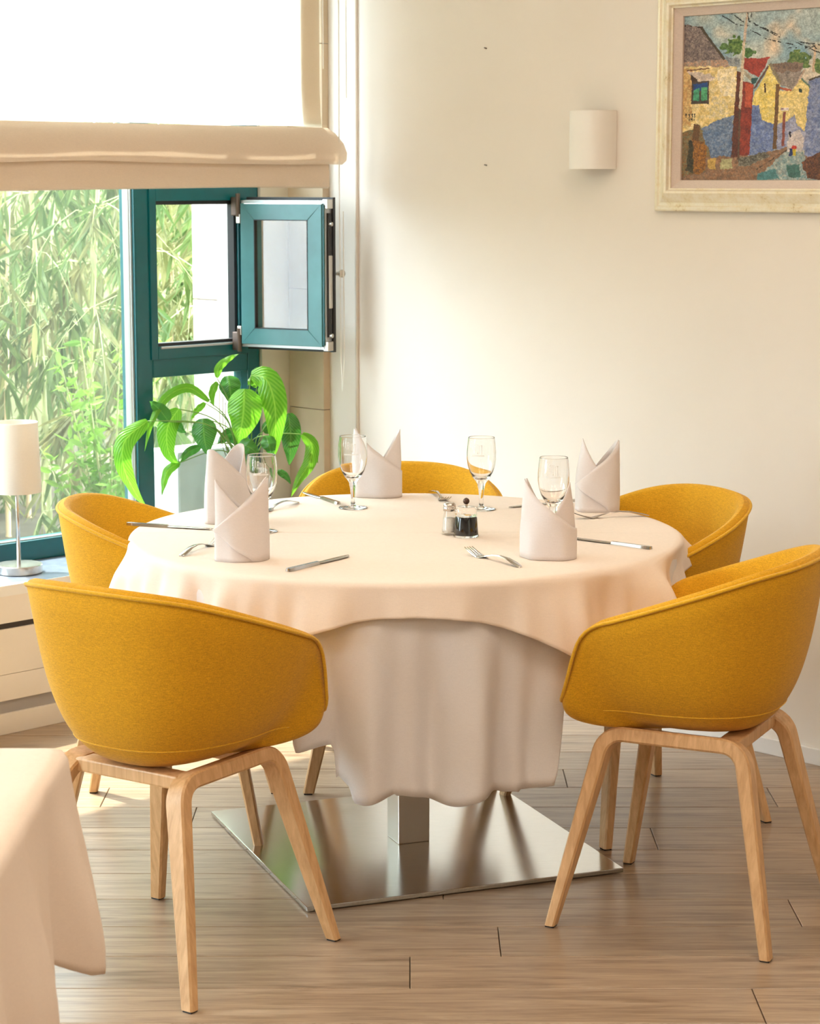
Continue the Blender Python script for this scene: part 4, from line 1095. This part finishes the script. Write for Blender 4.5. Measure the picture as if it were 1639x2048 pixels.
g = G(); g.lathe([(.001, .0775)]+[(.0078*math.sin(PI*i/12), .0855-.0078*math.cos(PI*i/12)) for i in range(1, 12)]+[(.001, .0935)], 20); g.obj('knob', MT['brownknob'], s, True)

# ================================================================== SILL: lamp and peace lily
s = empty('table_lamp', 'small table lamp with white drum shade on the window sill', 'lamp', r45(3.648, 5.300, SILL+.0005), 0)
G().lathe([(.001, 0), (.068, 0), (.070, .002), (.070, .024), (.068, .026), (.001, .0275)], 48).obj('base', MT['nickel'], s, auto=40)
G().tube([(0, 0, .027), (.0, 0, .33)], .0062, 14).obj('pole', MT['nickel'], s, True)
sh = G(); nn = 56; pr = [(.0735, .243), (.0665, .452), (.0650, .452), (.0720, .243)]
sh.lathe(pr+[pr[0]], nn, cap=False); sh.obj('lamp_shade', MT['shade'], s, auto=40)
G().tube([(0, 0, .33), (0, 0, .36)], .013, 12).obj('bulb_holder', MT['white'], s)
for a in (0, PI*2/3, PI*4/3): G().tube([(0, 0, .335), (.071*math.cos(a), .071*math.sin(a), .26)], .0014, 5).obj('shade_spoke', MT['zinc'], s)
PB = Vector((-.531, 6.969, .655))
s = empty('potted_peace_lily', 'leafy green peace lily in a pale pot on the window sill', 'plant', (PB.x, PB.y, SILL+.0005), 0)
ph = PB.z-SILL
G().lathe([(.001, 0), (.056, 0), (.060, .004), (.080, ph-.006), (.082, ph-.002), (.080, ph), (.076, ph-.002), (.072, ph-.03), (.001, ph-.03)], 48).obj('pot', MT['pot'], s, auto=45)
G().lathe([(.001, ph-.029), (.0725, ph-.029), (.070, ph-.022), (.03, ph-.018), (.001, ph-.018)], 24).obj('soil', MT['soil'], s, True)
LV = [([(-.305,-.08,.189),(-.373,-.08,.135),(-.381,-.08,.058),(-.346,-.08,-.036),(-.314,-.08,-.085)],.06,0),
([(-.118,-.05,.238),(-.183,-.05,.283),(-.251,-.05,.257),(-.295,-.05,.183),(-.317,-.05,.094)],.030,0),
([(-.213,-.02,.218),(-.248,-.02,.162),(-.247,-.02,.085),(-.214,-.02,.029)],.064,0),
([(-.247,.05,.18),(-.272,.05,.219),(-.303,.05,.252)],.047,1),
([(-.133,-.10,.188),(-.129,-.115,.129),(-.12,-.10,.07)],.081,1),
([(-.096,0,.31),(-.089,0,.344),(-.059,0,.37),(-.024,0,.387)],.026,0),
([(-.062,.02,.315),(-.054,.0,.274),(-.05,.01,.22)],.071,1),
([(-.098,.02,.295),(-.114,.02,.257),(-.109,.02,.212)],.025,0),
([(-.001,-.08,.281),(-.005,-.10,.195),(-.024,-.08,.102)],.112,0),
([(.016,-.02,.319),(.067,-.05,.31),(.094,-.07,.238),(.097,-.06,.149),(.092,-.05,.057)],.086,0),
([(.135,0,.194),(.143,-.02,.117),(.137,0,.023)],.068,1),
([(.181,-.03,.129),(.212,-.03,.095),(.204,-.03,.035),(.169,-.03,-.021),(.143,-.03,-.077)],.045,0),
([(.177,0,.121),(.211,0,.104),(.224,0,.07),(.23,0,.029)],.020,0),
([(.099,0,.005),(.125,0,-.013),(.141,0,-.039)],.024,1),
([(-.018,-.1,.108),(.017,-.11,.095),(.049,-.1,.067)],.049,1),
([(-.055,-.08,.028),(-.027,-.09,.031),(-.001,-.08,.031)],.041,1),
([(-.211,-.1,.044),(-.25,-.1,.018),(-.266,-.1,-.054)],.030,0),
([(-.149,0,.087),(-.187,0,.074),(-.222,0,.037)],.030,1),
([(-.134,0,.229),(-.16,0,.207),(-.178,0,.179)],.022,0),
([(.066,-.06,.128),(.078,-.08,.094),(.084,-.06,.06)],.049,1),
([(.03,.05,.275),(.013,.05,.297),(0,.05,.28)],.026,0),
([(-.229,.05,.18),(-.213,.05,.154),(-.194,.05,.137)],.030,1),
([(-.03,.04,.09),(-.06,.05,.12),(-.10,.06,.09)],.045,1),
([(.05,.04,.13),(.09,.05,.15),(.12,.05,.10)],.045,1)]
rnd = random.Random(8)
for li, (pts, wid, dk) in enumerate(LV):
    pts = [(x*(1+min(0, x+.12-y)/6.97) if y > x+.12 else x, min(y, x+.12), z) for x, y, z in pts]
    C_ = resample(catmull([(x, y, z+ph) for x, y, z in pts], 12), 22)
    n_ = len(C_); mW = 6; vs = []; fs = []; uv = []
    tw = rnd.uniform(-.5, .5)
    for i, p in enumerate(C_):
        t_ = (C_[min(i+1, n_-1)]-C_[max(i-1, 0)]).normalized(); f_ = i/(n_-1)
        view = Vector((0.25*tw, -1, .15)); side = t_.cross(view).normalized(); nrm = side.cross(t_).normalized()
        if nrm.y > 0: nrm = -nrm
        w_ = wid*(math.sin(PI*min(1, (f_*.98+.02))**.62)**.80)*1.02
        if f_ > .97: w_ = max(.0008, w_*(1-f_)/.03)
        for k in range(-mW//2, mW//2+1):
            a = k/(mW/2); off = side*(a*w_/2)
            dz = -nrm*(abs(a)**1.6*w_*.16)*(-1)*-1+nrm*(.003*math.sin(f_*22+a*2+li)*abs(a))
            vs.append((p+off+dz)[:]); uv.append((.5+a*.5, f_))
    for i in range(n_-1):
        for k in range(mW): q = i*(mW+1)+k; fs.append((q, q+1, q+mW+2, q+mW+1))
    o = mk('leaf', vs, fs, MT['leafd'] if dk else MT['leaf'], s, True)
    ul = o.data.uv_layers.new(name='UVMap')
    for lp in o.data.loops: ul.data[lp.index].uv = uv[lp.vertex_index]
    b0 = Vector((rnd.uniform(-.03, .03), rnd.uniform(-.03, .02), ph-.02)); e_ = C_[0]
    if li not in (14, 15): 
        md = (b0*.5+e_*.5); md.z += .04+abs(e_.x)*.12; md.x *= .75
        cp = catmull([b0, md, e_], 8)
        G().tube(cp, [.0026-.0011*i/(len(cp)-1) for i in range(len(cp))], 6).obj('petiole', MT['petiole'], o, True)
for k, x in enumerate((-.088, -.078, -.070)): G().tube(catmull([(x*.4, .0, ph-.02), (x*.95, 0, ph+.10), (x*1.0, 0, ph+.27-.02*k)], 8), .0013, 5).obj('stalk', simple('lily_stalk', (.22, .14, .06), .5) if k == 0 else bpy.data.materials['lily_stalk'], s, True)

# ================================================================== OUTSIDE
GZ = .08
G(r45).box((-9, LW+.35, GZ-.2), (9, 14, GZ)).obj('ground', MT['ground'], kind='structure')
G(r45).box((-9, 10.6, GZ), (9, 10.8, 1.9)).obj('garden_wall', MT['outwall'], kind='structure')
pl = tag(G(r45).box((4.50, 5.60, GZ), (4.77, 5.75, .70), .01).obj('concrete_planter', MT['concrete']), 'grey concrete block outside, seen through the lower pane', 'planter')
rnd = random.Random(21)
def leaf_mesh():
    L, w = 1.0, .13
    vs = [(0, 0, 0)]; 
    for x, ww in ((.18, .75), (.42, 1.0), (.70, .72)): vs += [(x, -w/2*ww, .01), (x, 0, -.012), (x, w/2*ww, .01)]
    vs.append((1, 0, -.02))
    fs = [(0, 1, 2), (0, 2, 3), (1, 4, 5, 2), (2, 5, 6, 3), (4, 7, 8, 5), (5, 8, 9, 6), (7, 10, 8), (8, 10, 9)]
    return vs, fs
LVv, LVf = leaf_mesh()
leafM = {}
for nm in ('bleaf', 'bleaf2', 'shrub'):
    me = bpy.data.meshes.new('leaf'); me.from_pydata(LVv, [], LVf); me.materials.append(MT[nm]); leafM[nm] = me
LVa = np.array(LVv)
def rotm(dirv, roll):
    d_ = Vector(dirv).normalized(); q = d_.to_track_quat('X', 'Z'); return (q.to_matrix() @ Matrix.Rotation(roll, 3, 'X'))
def bamboo(x, y, h, label, near, seed, tan):
    r = random.Random(seed)
    root = empty('bamboo', label, 'bamboo', (x, y, GZ), 0, 'bamboo stems in the garden')
    lx, ly = r.uniform(-.16, .16), r.uniform(-.16, .10)
    def ax(z): t_ = z/h; return Vector((lx*t_*t_*h*.5+lx*t_*.2, ly*t_*t_*h*.5, z))
    zs = []; z = 0.0
    while z < h: zs.append(z); z += r.uniform(.17, .24)
    r0 = r.uniform(.009, .014) if near else r.uniform(.008, .013)
    g = G(); pts = []; rr = []
    for a in zs:
        q = r0*(1-.6*a/h)
        pts += [ax(a), ax(a+.004), ax(a+.01)]; rr += [q*1.22, q*1.22, q]
    g.tube(pts, rr, 7).obj('culm', MT['culm2'] if tan else MT['culm'], root, True)
    twig = G(); singles = []; mass_v = []; mass_f = []
    cands = []
    for a in zs[1:]:
        for b_ in range(3 if a > .8 else 2):
            if a < .6 and r.random() < .25: continue
            az = r.uniform(0, 2*PI); ln = r.uniform(.22, .55)*(1.0 if a > 1.0 else .7)
            p0 = ax(a); up = r.uniform(.1, .5)
            d0 = Vector((math.cos(az), math.sin(az), up)); P = []
            for k in range(5):
                t_ = k/4; P.append(p0+d0*ln*t_+Vector((0, 0, -ln*1.0*t_*t_)))
            twig.tube(P, [.0022, .0018, .0014, .001, .0006], 4, cap=False)
            for k in range(r.randint(12, 17)):
                t_ = .25+.75*r.random(); i0 = min(3, int(t_*4)); f_ = t_*4-i0; p = P[i0].lerp(P[i0+1], f_)
                td = (P[i0+1]-P[i0]).normalized(); sd = Vector((r.uniform(-1, 1), r.uniform(-1, 1), r.uniform(-1.5, -.1))).normalized()
                dv = (td*.7+sd*.9).normalized(); cands.append((p, dv, r.uniform(-PI, PI), r.uniform(.09, .19)))
    twig.obj('twigs', MT['culm'], root, kind='stuff')
    r.shuffle(cands); ns = 45 if near else 0
    mn = 'bleaf2' if (tan or seed % 3 == 0) else 'bleaf'
    for p, dv, ro, sz in cands[:ns]:
        o = bpy.data.objects.new('leaf', leafM[mn]); COL.objects.link(o); o.parent = root
        mt = rotm(dv, ro); o.matrix_local = Matrix.Translation(p) @ mt.to_4x4() @ Matrix.Scale(sz, 4)
    V = []; F = []; b = 0
    for p, dv, ro, sz in cands[ns:]:
        mt = np.array(rotm(dv, ro)); vv = (LVa*sz) @ mt.T+np.array(p); V.append(vv)
        F += [tuple(i+b for i in f_) for f_ in LVf]; b += len(LVv)
    if V: mk('foliage', np.concatenate(V).tolist(), F, MT[mn], root, kind='stuff')
spots = []
for i in range(16):  # nearer stems
    x = -3.0+i*.165+rnd.uniform(-.07, .07); y = x+(6.15+rnd.uniform(.35, 1.1))*math.sqrt(2); spots.append((x, y, True))
for i in range(56):
    x = -4.4+i*.075+rnd.uniform(-.07, .07); y = x+(7.6+rnd.uniform(0, 1.6))*math.sqrt(2); spots.append((x, y, False))
for i, (x, y, near) in enumerate(spots):
    u = (x+y)*k2; w = (y-x)*k2
    if w < 6.15: continue
    bamboo(x, y, rnd.uniform(2.1, 2.8), 'leafy bamboo stem outside the window, near row' if near else 'leafy bamboo stem outside the window, rear rows', near, 100+i, rnd.random() < .3)
# bright low shrub beside the mullion
rs = random.Random(5)
root = empty('shrub', 'bright green low shrub beyond the big pane, beside the mullion', 'shrub', (-1.12, 7.95, GZ), 0)
V = []; F = []; b = 0; tw_ = G()
for k in range(26):
    az = rs.uniform(0, 2*PI); e_ = Vector((math.cos(az)*rs.uniform(.05, .28), math.sin(az)*rs.uniform(.05, .28), rs.uniform(.35, .95)))
    tw_.tube([(0, 0, 0), (e_*.5+Vector((0, 0, .05)))[:], e_[:]], [.006, .004, .002], 5)
    for q in range(34):
        t_ = rs.uniform(.3, 1); p = e_*t_; dv = Vector((rs.uniform(-1, 1), rs.uniform(-1, 1), rs.uniform(-.6, .9)))
        mt = np.array(rotm(dv, rs.uniform(-PI, PI))); vv = (LVa*np.array([1, 2.6, 1])*rs.uniform(.04, .075)) @ mt.T+np.array(p); V.append(vv); F += [tuple(i+b for i in f_) for f_ in LVf]; b += len(LVv)
tw_.obj('stems', MT['culm'], root)
mk('foliage', np.concatenate(V).tolist(), F, MT['shrub'], root, kind='stuff')
